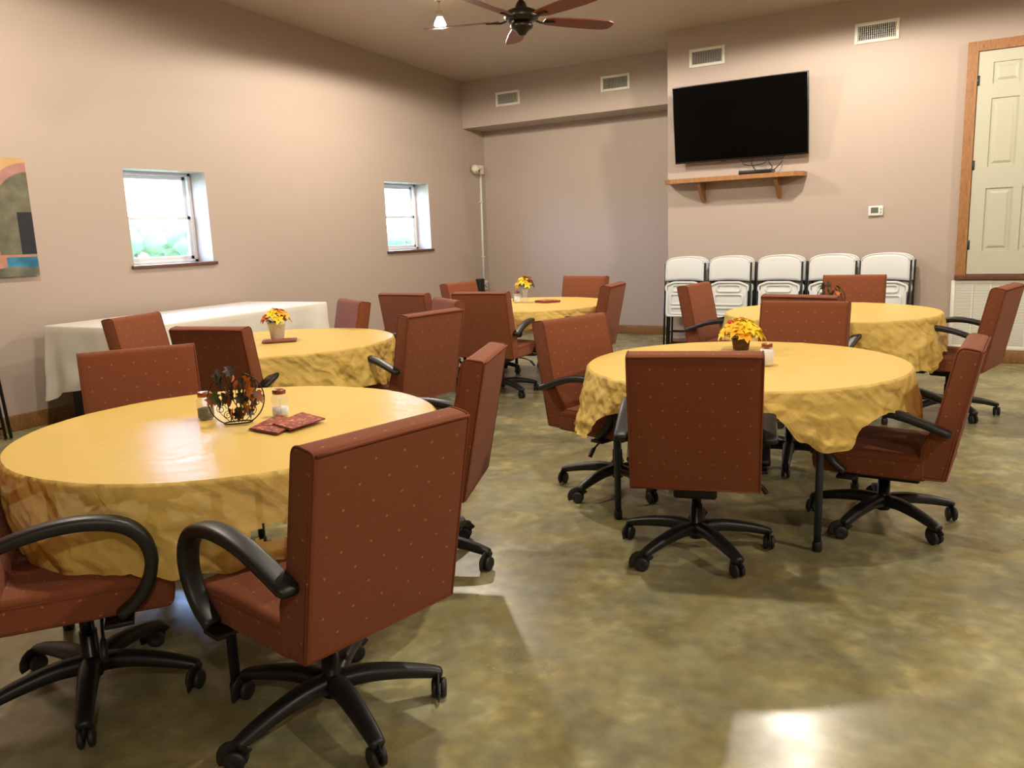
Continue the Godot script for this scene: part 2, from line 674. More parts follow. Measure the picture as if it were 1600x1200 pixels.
# registers: centre x, centre y, width, height
const VENTS := [[-3.075, 3.245, 0.40, 0.195], [-1.358, 3.243, 0.41, 0.195], [-6.083, 3.231, 0.385, 0.19], [-4.49, 3.238, 0.40, 0.19]]
const RIM := 0.032
const DUCT := 0.42

# a wall facing +z with a duct opening behind each register
func holed_wall(st: SurfaceTool, x0: float, x1: float, y0: float, z0: float, z1: float, vents: Array):
	wall_piece(st, x0, x1, y0, z0, z1 - DUCT)
	var at := x0
	for v in vents:
		var a: float = v[0] - v[2] / 2 + RIM; var b: float = v[0] + v[2] / 2 - RIM
		wall_piece(st, at, a, y0, z1 - DUCT, z1)
		wall_piece(st, a, b, y0, z1 - DUCT, z1, v[1] - v[3] / 2 + RIM)
		wall_piece(st, a, b, v[1] + v[3] / 2 - RIM, z1 - DUCT, z1)
		at = b
	wall_piece(st, at, x1, y0, z1 - DUCT, z1)

const WIN := [[-5.44, -4.57], [-9.02, -8.12]]
const WY0 := 1.262
const WY1 := 2.124

func build_room():
	var st := mb(true)
	box(st, Vector3(XL - 0.3, -0.2, ZB - 0.3), Vector3(XR + 0.3, 0, ZR + 0.3))
	struct("floor", st, M.stained_concrete)
	# the ceiling is a sloped slab whose underside lies at ceil_y
	st = mb(true)
	var a := ceil_y(ZB - 0.3); var b := ceil_y(ZR + 0.3)
	var q := [Vector3(XL - 0.3, a, ZB - 0.3), Vector3(XR + 0.3, a, ZB - 0.3), Vector3(XR + 0.3, b, ZR + 0.3), Vector3(XL - 0.3, b, ZR + 0.3)]
	var u := Vector3(0, 0.25, 0)
	quad(st, q[0], q[3], q[2], q[1])
	quad(st, q[0] + u, q[1] + u, q[2] + u, q[3] + u)
	for k in 4:
		var n := (k + 1) % 4
		quad(st, q[k], q[n], q[n] + u, q[k] + u)
	struct("ceiling", st, M.ceiling_paint)
	# left wall with two window openings
	st = mb(true)
	var zs := [ZB - 0.3, WIN[1][0], WIN[1][1], WIN[0][0], WIN[0][1], ZR + 0.3]
	for k in 5:
		if k % 2 == 0:
			wall_piece(st, XL - 0.3, XL, 0.0, zs[k], zs[k + 1])
		else:
			wall_piece(st, XL - 0.3, XL, 0.0, zs[k], zs[k + 1], WY0 - 0.02)
			wall_piece(st, XL - 0.3, XL, WY1, zs[k], zs[k + 1])
	struct("wall_left", st, M.wall_paint)
	st = mb(true)
	wall_piece(st, XL, XT, 0.0, ZB - 0.3, ZB)
	struct("wall_back", st, M.wall_paint)
	st = mb(true)
	holed_wall(st, XT, XR + 0.3, 0.0, ZB - 0.3, ZT, [VENTS[0], VENTS[1]])
	struct("wall_television", st, M.wall_paint)
	st = mb(true)
	holed_wall(st, XL, XT, 2.906, ZB, ZS, [VENTS[2], VENTS[3]])
	struct("wall_soffit", st, M.wall_paint)
	st = mb(true)
	wall_piece(st, XR, XR + 0.3, 0.0, ZT, ZR + 0.3)
	struct("wall_right", st, M.wall_paint)
	st = mb(true)
	wall_piece(st, XL, XR, 0.0, ZR, ZR + 0.3)
	struct("wall_rear", st, M.wall_paint)
	# baseboards
	for s in [["baseboard_left", Vector3(XL, 0, ZB), Vector3(XL + 0.018, 0.13, ZR)],
			["baseboard_back", Vector3(XL + 0.018, 0, ZB), Vector3(XT, 0.12, ZB + 0.018)],
			["baseboard_television", Vector3(XT, 0, ZT), Vector3(XR, 0.125, ZT + 0.018)],
			["baseboard_alcove", Vector3(XT - 0.018, 0, ZB + 0.018), Vector3(XT, 0.12, ZT)],
			["baseboard_right", Vector3(XR - 0.018, 0, ZT + 0.018), Vector3(XR, 0.13, ZR)],
			["baseboard_rear", Vector3(XL + 0.018, 0, ZR - 0.018), Vector3(XR - 0.018, 0.13, ZR)]]:
		st = mb()
		rbox(st, s[1], s[2], 0.005, 1)
		struct(s[0], st, M.baseboard_wood)
	# windows: vinyl double-hung units set at the outer side of the deep reveals
	for k in 2:
		var z0: float = WIN[k][0]; var z1: float = WIN[k][1]
		var r := struct_root("window_%d" % (k + 1), Vector3(XL - 0.3, WY0, (z0 + z1) / 2))
		var hw := (z1 - z0) / 2; var hh := WY1 - WY0
		st = mb()
		for s in [-1, 1]:
			rbox(st, Vector3(0.0, 0, s * (hw - 0.02) - 0.02), Vector3(0.075, hh, s * (hw - 0.02) + 0.02), 0.004, 1)
		rbox(st, Vector3(0, hh - 0.03, -hw), Vector3(0.075, hh, hw), 0.004, 1)
		rbox(st, Vector3(0, 0, -hw), Vector3(0.075, 0.03, hw), 0.004, 1)
		part("frame", st, M.vinyl, r)
		for up in 2:
			var y0: float = 0.03 if up == 0 else hh * 0.5 - 0.015
			var y1: float = hh * 0.5 + 0.02 if up == 0 else hh - 0.03
			var x0: float = 0.038 if up == 0 else 0.006
			var w := hw - 0.04
			st = mb()
			for s in [-1, 1]:
				rbox(st, Vector3(x0, y0, s * (w - 0.018) - 0.018), Vector3(x0 + 0.03, y1, s * (w - 0.018) + 0.018), 0.003, 1)
			rbox(st, Vector3(x0, y0, -w), Vector3(x0 + 0.03, y0 + 0.035, w), 0.003, 1)
			rbox(st, Vector3(x0, y1 - 0.035, -w), Vector3(x0 + 0.03, y1, w), 0.003, 1)
			var sash := part("sash", st, M.vinyl, r)
			st = mb(true)
			box(st, Vector3(x0 + 0.012, y0 + 0.03, -w + 0.03), Vector3(x0 + 0.016, y1 - 0.03, w - 0.03))
			part("pane", st, M.pane_glass, sash)
		# oak stool that projects into the room
		st = mb()
		rbox(st, Vector3(0.075, -0.022, -hw + 0.002), Vector3(0.3, 0.0, hw - 0.002), 0.003, 1)
		rbox(st, Vector3(0.3, -0.03, -hw - 0.03), Vector3(0.335, 0.0, hw + 0.03), 0.006, 2)
		part("window_sill", st, M.dark_oak, r)

# louvred grille facing +z; returns its node
func vent(label: String, at: Vector3, w: float, h: float, bars: int, rows: int):
	var t := thing("air_vent", label, "vent", at, 0.0, "white air supply registers")
	var st := mb()
	var b := RIM
	for s in [-1, 1]:
		rbox(st, Vector3(s * (w / 2 - b / 2) - b / 2, -h / 2, 0), Vector3(s * (w / 2 - b / 2) + b / 2, h / 2, 0.014), 0.004, 1)
		rbox(st, Vector3(-w / 2 + b, s * (h / 2 - b / 2) - b / 2, 0), Vector3(w / 2 - b, s * (h / 2 - b / 2) + b / 2, 0.014), 0.004, 1)
	part("frame", st, M.white_metal, t)
	# galvanised duct boot, open towards the room
	st = mb(true)
	var dx := w / 2 - b - 0.002; var dy := h / 2 - b - 0.002; var dz := -DUCT + 0.004
	var q := [Vector3(-dx, -dy, 0), Vector3(dx, -dy, 0), Vector3(dx, dy, 0), Vector3(-dx, dy, 0)]
	var f := Vector3(0, 0, dz)
	for k in 4:
		quad(st, q[k], q[(k + 1) % 4], q[(k + 1) % 4] + f, q[k] + f)
	quad(st, q[0] + f, q[3] + f, q[2] + f, q[1] + f)
	part("duct", st, M.galvanised, t)
	st = mb(true)
	for k in bars:
		var x := lerpf(-w / 2 + b, w / 2 - b, (k + 0.5) / bars)
		box(st, Vector3(x - 0.0022, -h / 2 + b, 0.006), Vector3(x + 0.0022, h / 2 - b, 0.012))
	var o := part("vertical_vanes", st, M.white_metal, t)
	o.set_meta("kind", "stuff")
	if rows > 0:
		st = mb(true)
		for k in rows:
			var y := lerpf(-h / 2 + b, h / 2 - b, (k + 0.5) / rows)
			box(st, Vector3(-w / 2 + b, y - 0.002, 0.0025), Vector3(w / 2 - b, y + 0.002, 0.0055))
		o = part("horizontal_vanes", st, M.grey_putty, t)
		o.set_meta("kind", "stuff")
	st = mb()
	rbox(st, Vector3(w / 2 - b * 0.62, -0.012, 0.014), Vector3(w / 2 - b * 0.4, 0.012, 0.024), 0.002, 1)
	part("damper_lever", st, M.white_metal, t)

func build_wall_fittings():
	var st: SurfaceTool
	vent("white slotted air vent on the wall directly above the television", Vector3(VENTS[0][0], VENTS[0][1], ZT), VENTS[0][2], VENTS[0][3], 18, 0)
	vent("white air vent high on the wall between the television and the door", Vector3(VENTS[1][0], VENTS[1][1], ZT), VENTS[1][2], VENTS[1][3], 18, 6)
	vent("white air vent on the soffit nearest the window wall", Vector3(VENTS[2][0], VENTS[2][1], ZS), VENTS[2][2], VENTS[2][3], 18, 5)
	vent("white air vent on the soffit nearest the television", Vector3(VENTS[3][0], VENTS[3][1], ZS), VENTS[3][2], VENTS[3][3], 18, 0)
	# television, tilted towards the room
	var tv := thing("television", "large flat black television tilted down from the wall", "television", Vector3(-2.673, 2.117, -9.075))
	tv.rotation.x = atan2(0.10, 0.80)
	st = mb()
	rbox(st, Vector3(-0.722, 0, -0.035), Vector3(0.722, 0.815, 0.0), 0.006, 2)
	rbox(st, Vector3(-0.45, 0.1, -0.07), Vector3(0.45, 0.6, -0.03), 0.02, 2)
	part("housing", st, M.tv_bezel, tv)
	st = mb(true)
	box(st, Vector3(-0.712, 0.018, 0.0), Vector3(0.712, 0.806, 0.0012))
	part("screen", st, M.screen_glass, tv)
	st = mb()
	rbox(st, Vector3(-0.20, -0.008, -0.012), Vector3(-0.14, 0.002, -0.002), 0.002, 1)
	part("sensor", st, M.tv_bezel, tv)
	st = mb()
	rbox(st, Vector3(-0.2, 0.22, -0.10), Vector3(0.2, 0.30, -0.06), 0.004, 1)
	part("wall_bracket", st, M.black_steel, tv)
	# oak shelf
	var sh := thing("wall_shelf", "oak shelf with clipped corners on two brackets under the television", "shelf", Vector3(0, 1.90, ZT))
	st = mb(true)
	plate(st, PackedVector2Array([Vector2(-3.50, 0.0), Vector2(-3.50, 0.17), Vector2(-3.40, 0.28), Vector2(-2.055, 0.28), Vector2(-1.985, 0.18), Vector2(-1.985, 0.0)]), 0.0, 0.046)
	part("board", st, M.stained_oak, sh)
	for x in [-3.10, -2.262]:
		st = mb(true)
		var z := [Vector2(0, 0), Vector2(0.205, 0), Vector2(0.205, -0.03), Vector2(0.03, -0.215), Vector2(0, -0.215)]
		var pl := PackedVector2Array(z)
		pl.reverse()
		side_loft(st, pl if not Geometry2D.is_polygon_clockwise(pl) else PackedVector2Array(z), 0.02, 0.002, 1)
		part("bracket", st, M.stained_oak, sh, Vector3(x, 0, 0))
	# set-top box with cables
	var bx := thing("cable_box", "small black cable box on the oak shelf", "electronics", Vector3(-2.48, 1.946, -9.06))
	st = mb()
	rbox(st, Vector3(-0.175, 0.004, -0.09), Vector3(0.175, 0.045, 0.06), 0.006, 2)
	part("case", st, M.tv_bezel, bx)
	for sx in [-1, 1]:
		for sz in [-0.06, 0.04]:
			st = mb()
			rbox(st, Vector3(sx * 0.14 - 0.012, 0, sz - 0.01), Vector3(sx * 0.14 + 0.012, 0.005, sz + 0.01), 0.002, 1)
			part("foot", st, M.cable, bx)
	var cables := [[Vector3(-2.67, 2.16, -9.12), Vector3(-2.62, 2.06, -9.10), Vector3(-2.45, 2.05, -9.10), Vector3(-2.36, 2.10, -9.13)],
		[Vector3(-2.52, 2.15, -9.13), Vector3(-2.55, 2.08, -9.12), Vector3(-2.53, 2.02, -9.14), Vector3(-2.50, 1.985, -9.15)],
		[Vector3(-2.40, 2.15, -9.13), Vector3(-2.36, 2.07, -9.10), Vector3(-2.33, 2.02, -9.12), Vector3(-2.36, 1.98, -9.15)],
		[Vector3(-2.20, 2.16, -9.13), Vector3(-2.22, 2.07, -9.10), Vector3(-2.28, 2.01, -9.11), Vector3(-2.33, 1.975, -9.14)]]
	var cl := ["black cable sagging below the television in a long loop", "black cable running straight into the back of the cable box", "black cable dropping to the box end beneath the television", "outermost black cable curving down beside the cable box"]
	for k in 4:
		st = mb()
		tube(st, smooth_path(cables[k], 8), 0.0045, 6)
		var o := part("cable", st, M.cable, self)
		tag(o, cl[k], "cable", "television cables")
	# thermostat
	var th := thing("thermostat", "small white thermostat with grey display on the wall", "thermostat", Vector3(-1.298, 1.509, ZT))
	st = mb()
	rbox(st, Vector3(-0.07, -0.05, 0), Vector3(0.07, 0.05, 0.03), 0.01, 3)
	part("case", st, M.white_plastic, th)
	st = mb(true)
	box(st, Vector3(-0.045, -0.022, 0.03), Vector3(0.025, 0.034, 0.0312))
	part("display", st, M.lcd, th)
	for k in 2:
		st = mb()
		rbox(st, Vector3(0.042, 0.005 - k * 0.03, 0.03), Vector3(0.056, 0.022 - k * 0.03, 0.0335), 0.002, 1)
		part("button", st, M.grey_putty, th)
	build_door()
	build_grille()
	# motion sensor light, its conduit and the outlet at the foot
	var c := thing("security_camera", "white wall camera on a short arm near the corner", "camera", Vector3(XL, 2.36, -10.28))
	st = mb()
	rbox(st, Vector3(0, -0.07, -0.045), Vector3(0.05, 0.06, 0.045), 0.008, 2)
	part("junction_box", st, M.cream_plastic, c)
	st = mb()
	tube(st, [Vector3(0.04, 0.0, 0.02), Vector3(0.06, 0.005, 0.09), Vector3(0.06, 0.0, 0.15)], 0.012, 10)
	part("arm", st, M.cream_plastic, c)
	st = mb()
	lathe(st, [[0.001, -0.07], [0.04, -0.068], [0.055, -0.05], [0.06, 0.0], [0.055, 0.05], [0.035, 0.066], [0.001, 0.07]], 20, Vector3(0.07, -0.01, 0.21), Basis(Vector3.UP, 0.5) * Basis(Vector3.RIGHT, 1.2))
	part("head", st, M.cream_plastic, c)
	for s in [[0.10, -0.035, 0.245], [0.115, -0.03, 0.205]]:
		st = mb()
		lathe(st, [[0.017, 0], [0.019, 0.012], [0.001, 0.014]], 14, Vector3(s[0], s[1], s[2]), Basis(Vector3(0, 0, 1), -1.2))
		part("lens", st, M.cable, c)
	var cd := thing("wall_conduit", "thin white conduit running down the corner wall", "conduit", Vector3(XL + 0.014, 0, 0))
	st = mb()
	tube(st, [Vector3(0, 2.29, -10.28), Vector3(0, 1.5, -10.262), Vector3(0, 0.745, -10.25)], 0.017, 10)
	part("pipe", st, M.white_plastic, cd)
	for y in [1.9, 1.1]:
		st = mb()
		rbox(st, Vector3(-0.014, y - 0.01, -10.30), Vector3(0.016, y + 0.01, -10.23), 0.003, 1)
		part("clamp", st, M.white_plastic, cd)
	var ob := thing("outlet_box", "white electrical outlet box with a coiled cord below the conduit", "outlet", Vector3(XL, 0.68, -10.25))
	st = mb()
	rbox(st, Vector3(0, -0.07, -0.055), Vector3(0.05, 0.065, 0.055), 0.008, 2)
	part("box_body", st, M.white_plastic, ob)
	st = mb()
	var coil := []
	for k in 40:
		var a := TAU * k / 18.0
		coil.append(Vector3(0.06 + 0.0006 * k, 0.01 - 0.03 * sin(a) - 0.0005 * k, 0.045 * cos(a)))
	tube(st, coil, 0.004, 6)
	part("cord", st, M.grey_putty, ob)
	var bb := thing("wall_speaker", "small black box fixed to the wall beside the outlet box", "box", Vector3(XL, 0.66, -10.11))
	st = mb()
	rbox(st, Vector3(0, -0.13, -0.06), Vector3(0.08, 0.12, 0.06), 0.006, 2)
	part("case", st, M.dark_laminate, bb)
	st = mb()
	rbox(st, Vector3(0.08, -0.11, -0.048), Vector3(0.084, 0.10, 0.048), 0.002, 1)
	part("grille_cloth", st, M.cable, bb)
	# painting on the window wall
	var pa := thing("painting", "unframed canvas painting of an arch and dark doorway", "painting", Vector3(XL, 1.232, -3.15))
	st = mb(true)
	box(st, Vector3(0, 0, -0.55), Vector3(0.035, 0.92, 0.55))
	part("canvas", st, mat("canvas_side", rgb8(150, 130, 100), 0.8), pa)
	var cm := mat("canvas_print", Color.WHITE, 0.75)
	cm.albedo_texture = tex(canvas_image())
	var s2 := SurfaceTool.new()
	s2.begin(Mesh.PRIMITIVE_TRIANGLES)
	for v in [[0, 1], [0, 0], [1, 0], [0, 1], [1, 0], [1, 1]]:
		s2.set_normal(Vector3(1, 0, 0))
		s2.set_uv(Vector2(v[0], v[1]))
		s2.add_vertex(Vector3(0.0355, 0.92 * (1 - v[1]), lerpf(0.55, -0.55, v[0])))
	inst("picture", s2.commit(), cm, pa)

func build_door():
	var r := struct_root("door_1", Vector3(-0.457, 0.865, ZT))
	var W := 0.76; var H := 2.055
	var st := mb(true)
	# leaf: stiles and rails around six recessed panels
	var xs := [0.0, 0.12, 0.345, 0.415, 0.64, W]
	var ys := [0.0, 0.22, 0.81, 1.01, 1.63, 1.76, 1.95, H]
	for i in 5:
		for j in 7:
			var z := 0.030
			if i in [1, 3] and j in [1, 3, 5]:
				z = 0.018
			box(st, Vector3(xs[i], ys[j], 0.0), Vector3(xs[i + 1], ys[j + 1], z))
	part("leaf", st, M.door_paint, r)
	for i in [1, 3]:
		for j in [1, 3, 5]:
			st = mb(true)
			var lo := Vector3(xs[i] + 0.028, ys[j] + 0.028, 0.018); var hi := Vector3(xs[i + 1] - 0.028, ys[j + 1] - 0.028, 0.029)
			var c := 0.022
			var A := [Vector3(lo.x, lo.y, lo.z), Vector3(hi.x, lo.y, lo.z), Vector3(hi.x, hi.y, lo.z), Vector3(lo.x, hi.y, lo.z)]
			var B := [Vector3(lo.x + c, lo.y + c, hi.z), Vector3(hi.x - c, lo.y + c, hi.z), Vector3(hi.x - c, hi.y - c, hi.z), Vector3(lo.x + c, hi.y - c, hi.z)]
			for k in 4:
				quad(st, A[k], B[k], B[(k + 1) % 4], A[(k + 1) % 4])
			quad(st, B[0], B[3], B[2], B[1])
			part("panel", st, M.door_paint, r)
	for y in [0.28, 1.03, 1.80]:
		st = mb()
		tube(st, [Vector3(-0.004, y - 0.045, 0.034), Vector3(-0.004, y + 0.045, 0.034)], 0.007, 10)
		rbox(st, Vector3(-0.004, y - 0.045, 0.028), Vector3(0.016, y + 0.045, 0.033), 0.001, 1)
		part("hinge", st, M.grey_steel, r)
	st = mb()
	tube(st, smooth_path([Vector3(W - 0.07, 0.95, 0.03), Vector3(W - 0.07, 0.95, 0.07), Vector3(W - 0.12, 0.95, 0.078), Vector3(W - 0.18, 0.95, 0.075)], 5), 0.01, 10)
	lathe(st, [[0.03, 0.0], [0.03, 0.008], [0.012, 0.012]], 18, Vector3(W - 0.07, 0.95, 0.03), Basis(Vector3.RIGHT, PI / 2))
	part("handle", st, M.bronze, r)
	# casing with mitred corners, jamb and sill piece
	var tr := struct_root("trim_1", Vector3(-0.457, 0.865, ZT))
	var o := 0.09; var g := 0.006
	for q in [[Vector2(-g, -g), Vector2(-g - o, -g), Vector2(-g - o, H + g + o), Vector2(-g, H + g)],
			[Vector2(-g, H + g), Vector2(-g - o, H + g + o), Vector2(W + g + o, H + g + o), Vector2(W + g, H + g)],
			[Vector2(W + g, H + g), Vector2(W + g + o, H + g + o), Vector2(W + g + o, -g), Vector2(W + g, -g)]]:
		st = mb(true)
		var f := func(v: Vector2, z: float): return Vector3(v.x, v.y, z)
		for k in 4:
			var n: int = (k + 1) % 4
			quad(st, f.call(q[k], 0.0), f.call(q[k], 0.04), f.call(q[n], 0.04), f.call(q[n], 0.0))
		quad(st, f.call(q[0], 0.04), f.call(q[1], 0.04), f.call(q[2], 0.04), f.call(q[3], 0.04))
		part("casing", st, M.stained_oak, tr)
	st = mb()
	rbox(st, Vector3(-g - o - 0.005, -0.056, 0), Vector3(W + g + o + 0.005, -g, 0.045), 0.006, 2)
	part("threshold", st, M.dark_oak, tr)

func build_grille():
	var w := 0.98; var h := 0.675
	var t := thing("return_air_grille", "large white louvred return air grille below the door", "grille", Vector3(-0.58, 0.127, ZT))
	var st := mb()
	var b := 0.035
	rbox(st, Vector3(0, 0, 0), Vector3(b, h, 0.016), 0.004, 1)
	rbox(st, Vector3(w - b, 0, 0), Vector3(w, h, 0.016), 0.004, 1)
	rbox(st, Vector3(b, 0, 0), Vector3(w - b, b, 0.016), 0.004, 1)
	rbox(st, Vector3(b, h - b, 0), Vector3(w - b, h, 0.016), 0.004, 1)
	part("frame", st, M.white_metal, t)
	st = mb(true)
	box(st, Vector3(b, b, 0.0005), Vector3(w - b, h - b, 0.0015))
	part("backing", st, M.grey_putty, t)
	for k in 5:
		var x := b + (w - 2 * b) * (k + 1) / 6.0
		st = mb(true)
		box(st, Vector3(x - 0.006, b, 0.002), Vector3(x + 0.006, h - b, 0.015))
		part("mullion", st, M.white_metal, t)
	st = mb(true)
	for k in 40:
		var y := b + (h - 2 * b) * (k + 0.5) / 40.0
		quad(st, Vector3(b, y + 0.005, 0.003), Vector3(w - b, y + 0.005, 0.003), Vector3(w - b, y - 0.006, 0.013), Vector3(b, y - 0.006, 0.013))
	var o := part("louvres", st, M.white_metal, t)
	o.set_meta("kind", "stuff")

func build_fan():
	var at := Vector3(-3.59, 3.13, -6.1)
	var t := thing("ceiling_fan", "dark bronze ceiling fan with five reddish wooden blades", "fan", at)
	var top := ceil_y(at.z) - at.y
	var st := mb()
	lathe(st, [[0.013, 0.09], [0.013, top - 0.06]], 14)
	part("downrod", st, M.bronze, t)
	st = mb()
	lathe(st, [[0.02, top - 0.09], [0.05, top - 0.07], [0.075, top - 0.02], [0.075, top - 0.0005]], 24)
	part("canopy", st, M.bronze, t)
	st = mb()
	lathe(st, [[0.02, -0.02], [0.10, -0.02], [0.135, 0.0], [0.14, 0.025], [0.125, 0.06], [0.09, 0.075], [0.055, 0.085], [0.035, 0.13], [0.014, 0.15]], 32)
	part("motor_housing", st, M.bronze, t)
	st = mb()
	lathe(st, [[0.002, -0.125], [0.03, -0.12], [0.045, -0.10], [0.06, -0.085], [0.085, -0.07], [0.095, -0.05], [0.085, -0.035], [0.05, -0.02]], 28)
	part("switch_housing", st, M.bronze, t)
	# one blade and its iron, carried round by the hub
	var bst := mb()
	var prof := [[0.20, 0.045], [0.26, 0.062], [0.45, 0.076], [0.65, 0.082], [0.77, 0.078], [0.82, 0.058], [0.838, 0.02]]
	var tilt := -0.2
	var P := []
	for p in prof:
		var row := []
		for q in [[-1, 0.004], [1, 0.004], [1, -0.004], [-1, -0.004]]:
			var x: float = q[0] * p[1]
			row.append(Vector3(x * cos(tilt), x * sin(tilt) + q[1], p[0]))
		P.append(row)
	var fst := mb(true)
	grid(fst, P, true)
	quad(fst, P[0][0], P[0][1], P[0][2], P[0][3])
	quad(fst, P[6][3], P[6][2], P[6][1], P[6][0])
	var blade := mesh_of(fst)
	bst = mb()
	tube(bst, smooth_path([Vector3(0, 0.01, 0.10), Vector3(0, -0.015, 0.17), Vector3(0, -0.01, 0.24), Vector3(0, -0.008, 0.30)], 4), 0.006, 8, false, Vector3.UP, 0.022)
	var iron := mesh_of(bst)
	for k in 5:
		var o := inst("blade", blade, M.fan_blade_wood, t, Vector3.ZERO, Vector3(0, TAU * k / 5, 0))
		inst("blade_iron", iron, M.bronze, o)

# ================================================================ tables
func build_white_table():
	var at := Vector3(-6.185, 0, -4.70)
	var turn := deg_to_rad(4.0)
	var t := thing("long_table", "long dark table hidden under a white cloth along the window wall", "table", at, turn)
	var st := mb()
	rbox(st, Vector3(-0.52, 0.58, -1.08), Vector3(0.52, 0.822, 1.08), 0.02, 2)
	part("table_body", st, M.dark_laminate, t)
	for s in [[-1, -1], [1, -1], [-1, 1], [1, 1]]:
		st = mb()
		rbox(st, Vector3(s[0] * 0.40 - 0.07, 0, s[1] * 0.90 - 0.07), Vector3(s[0] * 0.40 + 0.07, 0.58, s[1] * 0.90 + 0.07), 0.01, 2)
		part("leg", st, M.dark_laminate, t)
	# cloth: rounded rectangle outline, draped
	st = mb()
	var hx := 0.535; var hz := 1.095; var y := 0.836
	var nz := FastNoiseLite.new()
	nz.seed = 4
	nz.frequency = 1.0
	var outline := []   # point, outward direction, corner weight
	var rr := 0.03
	var per := []
	for c in 4:
		var sx: float = [1, 1, -1, -1][c]
		var sz: float = [-1, 1, 1, -1][c]
		var cc := Vector2(sx * (hx - rr), sz * (hz - rr))
		var a0: float = [-PI / 2, 0.0, PI / 2, PI][c]
		for k in 7:
			var a := a0 + PI / 2 * k / 6.0
			var d := Vector2(cos(a), sin(a))
			per.append([cc + d * rr, d, 1.0 - absf(k - 3) / 4.5])
		# the straight side that follows
		var nx: float = [hx, 0, -hx, 0][c]
		var n := 36 if c % 2 == 0 else 18
		for k in range(1, n):
			var f := float(k) / n
			if c == 0: per.append([Vector2(hx, lerpf(-hz + rr, hz - rr, f)), Vector2(1, 0), 0.0])
			if c == 1: per.append([Vector2(lerpf(hx - rr, -hx + rr, f), hz), Vector2(0, 1), 0.0])
			if c == 2: per.append([Vector2(-hx, lerpf(hz - rr, -hz + rr, f)), Vector2(-1, 0), 0.0])
			if c == 3: per.append([Vector2(lerpf(-hx + rr, hx - rr, f), -hz), Vector2(0, -1), 0.0])
	# smooth the corner weight outwards so that the corner folds flow into the sides
	var N := per.size()
	var near := []
	for i in N:
		var best := 0.0
		for c in [Vector2(hx, hz), Vector2(hx, -hz), Vector2(-hx, hz), Vector2(-hx, -hz)]:
			best = maxf(best, exp(-pow(per[i][0].distance_to(c) / 0.20, 2.0)))
		near.append(best)
	var rows := []
	var inner := []
	for ring_k in [0.0, 0.5, 0.9]:
		var row := []
		for i in N:
			var p: Vector2 = per[i][0] * ring_k
			row.append(Vector3(p.x, y + 0.002 * nz.get_noise_2d(p.x * 4, p.y * 4), p.y))
		inner.append(row)
	rows.append_array(inner)
	for k in 15:
		var f := maxf(0.0, (k - 2) / 12.0)
		var row := []
		for i in N:
			var p: Vector2 = per[i][0]; var d: Vector2 = per[i][1]
			var hang: float = 0.47 + 0.05 * nz.get_noise_2d(p.x * 1.5, p.y * 1.5) + 0.14 * near[i]
			if d.x < -0.5:
				hang = 0.42
			var drop: float = f * hang
			var flare: float = 0.004 + f * (0.03 + 0.10 * near[i]) * (0.65 + 0.55 * sin((p.x + p.y) * 15.0 + 1.0)) + f * 0.02 * nz.get_noise_2d(p.x * 7 + p.y * 7, f * 2)
			if d.x < -0.5:
				flare = 0.003
			if k == 0: row.append(Vector3(p.x * 0.985, y, p.y * 0.992))
			elif k == 1: row.append(Vector3(p.x, y - 0.003, p.y))
			else:
				var xx: float = p.x + d.x * flare; var zz: float = p.y + d.y * flare
				xx = maxf(xx, -0.548)
				row.append(Vector3(xx, y - 0.012 - drop, zz))
		rows.append(row)
	grid(st, rows, true)
	var o := part("tablecloth", st, M.white_cloth, self, at, Vector3(0, turn, 0))
	tag(o, "white cloth draped over the long table by the window wall", "tablecloth")

func hem_at(keys: Array, a: float) -> float:
	# keys = [[azimuth degrees, hang], ...] sorted; wraps round
	var n := keys.size()
	for i in n:
		var k0 = keys[i]; var k1 = keys[(i + 1) % n]
		var a0: float = k0[0]; var a1: float = k1[0]
		if i == n - 1: a1 += 360.0
		var x := a
		if x < a0 and i == n - 1: x += 360.0
		if x >= a0 and x <= a1:
			var t := (x - a0) / maxf(a1 - a0, 0.001)
			t = t * t * (3 - 2 * t)
			return lerpf(k0[1], k1[1], t)
	return keys[0][1]

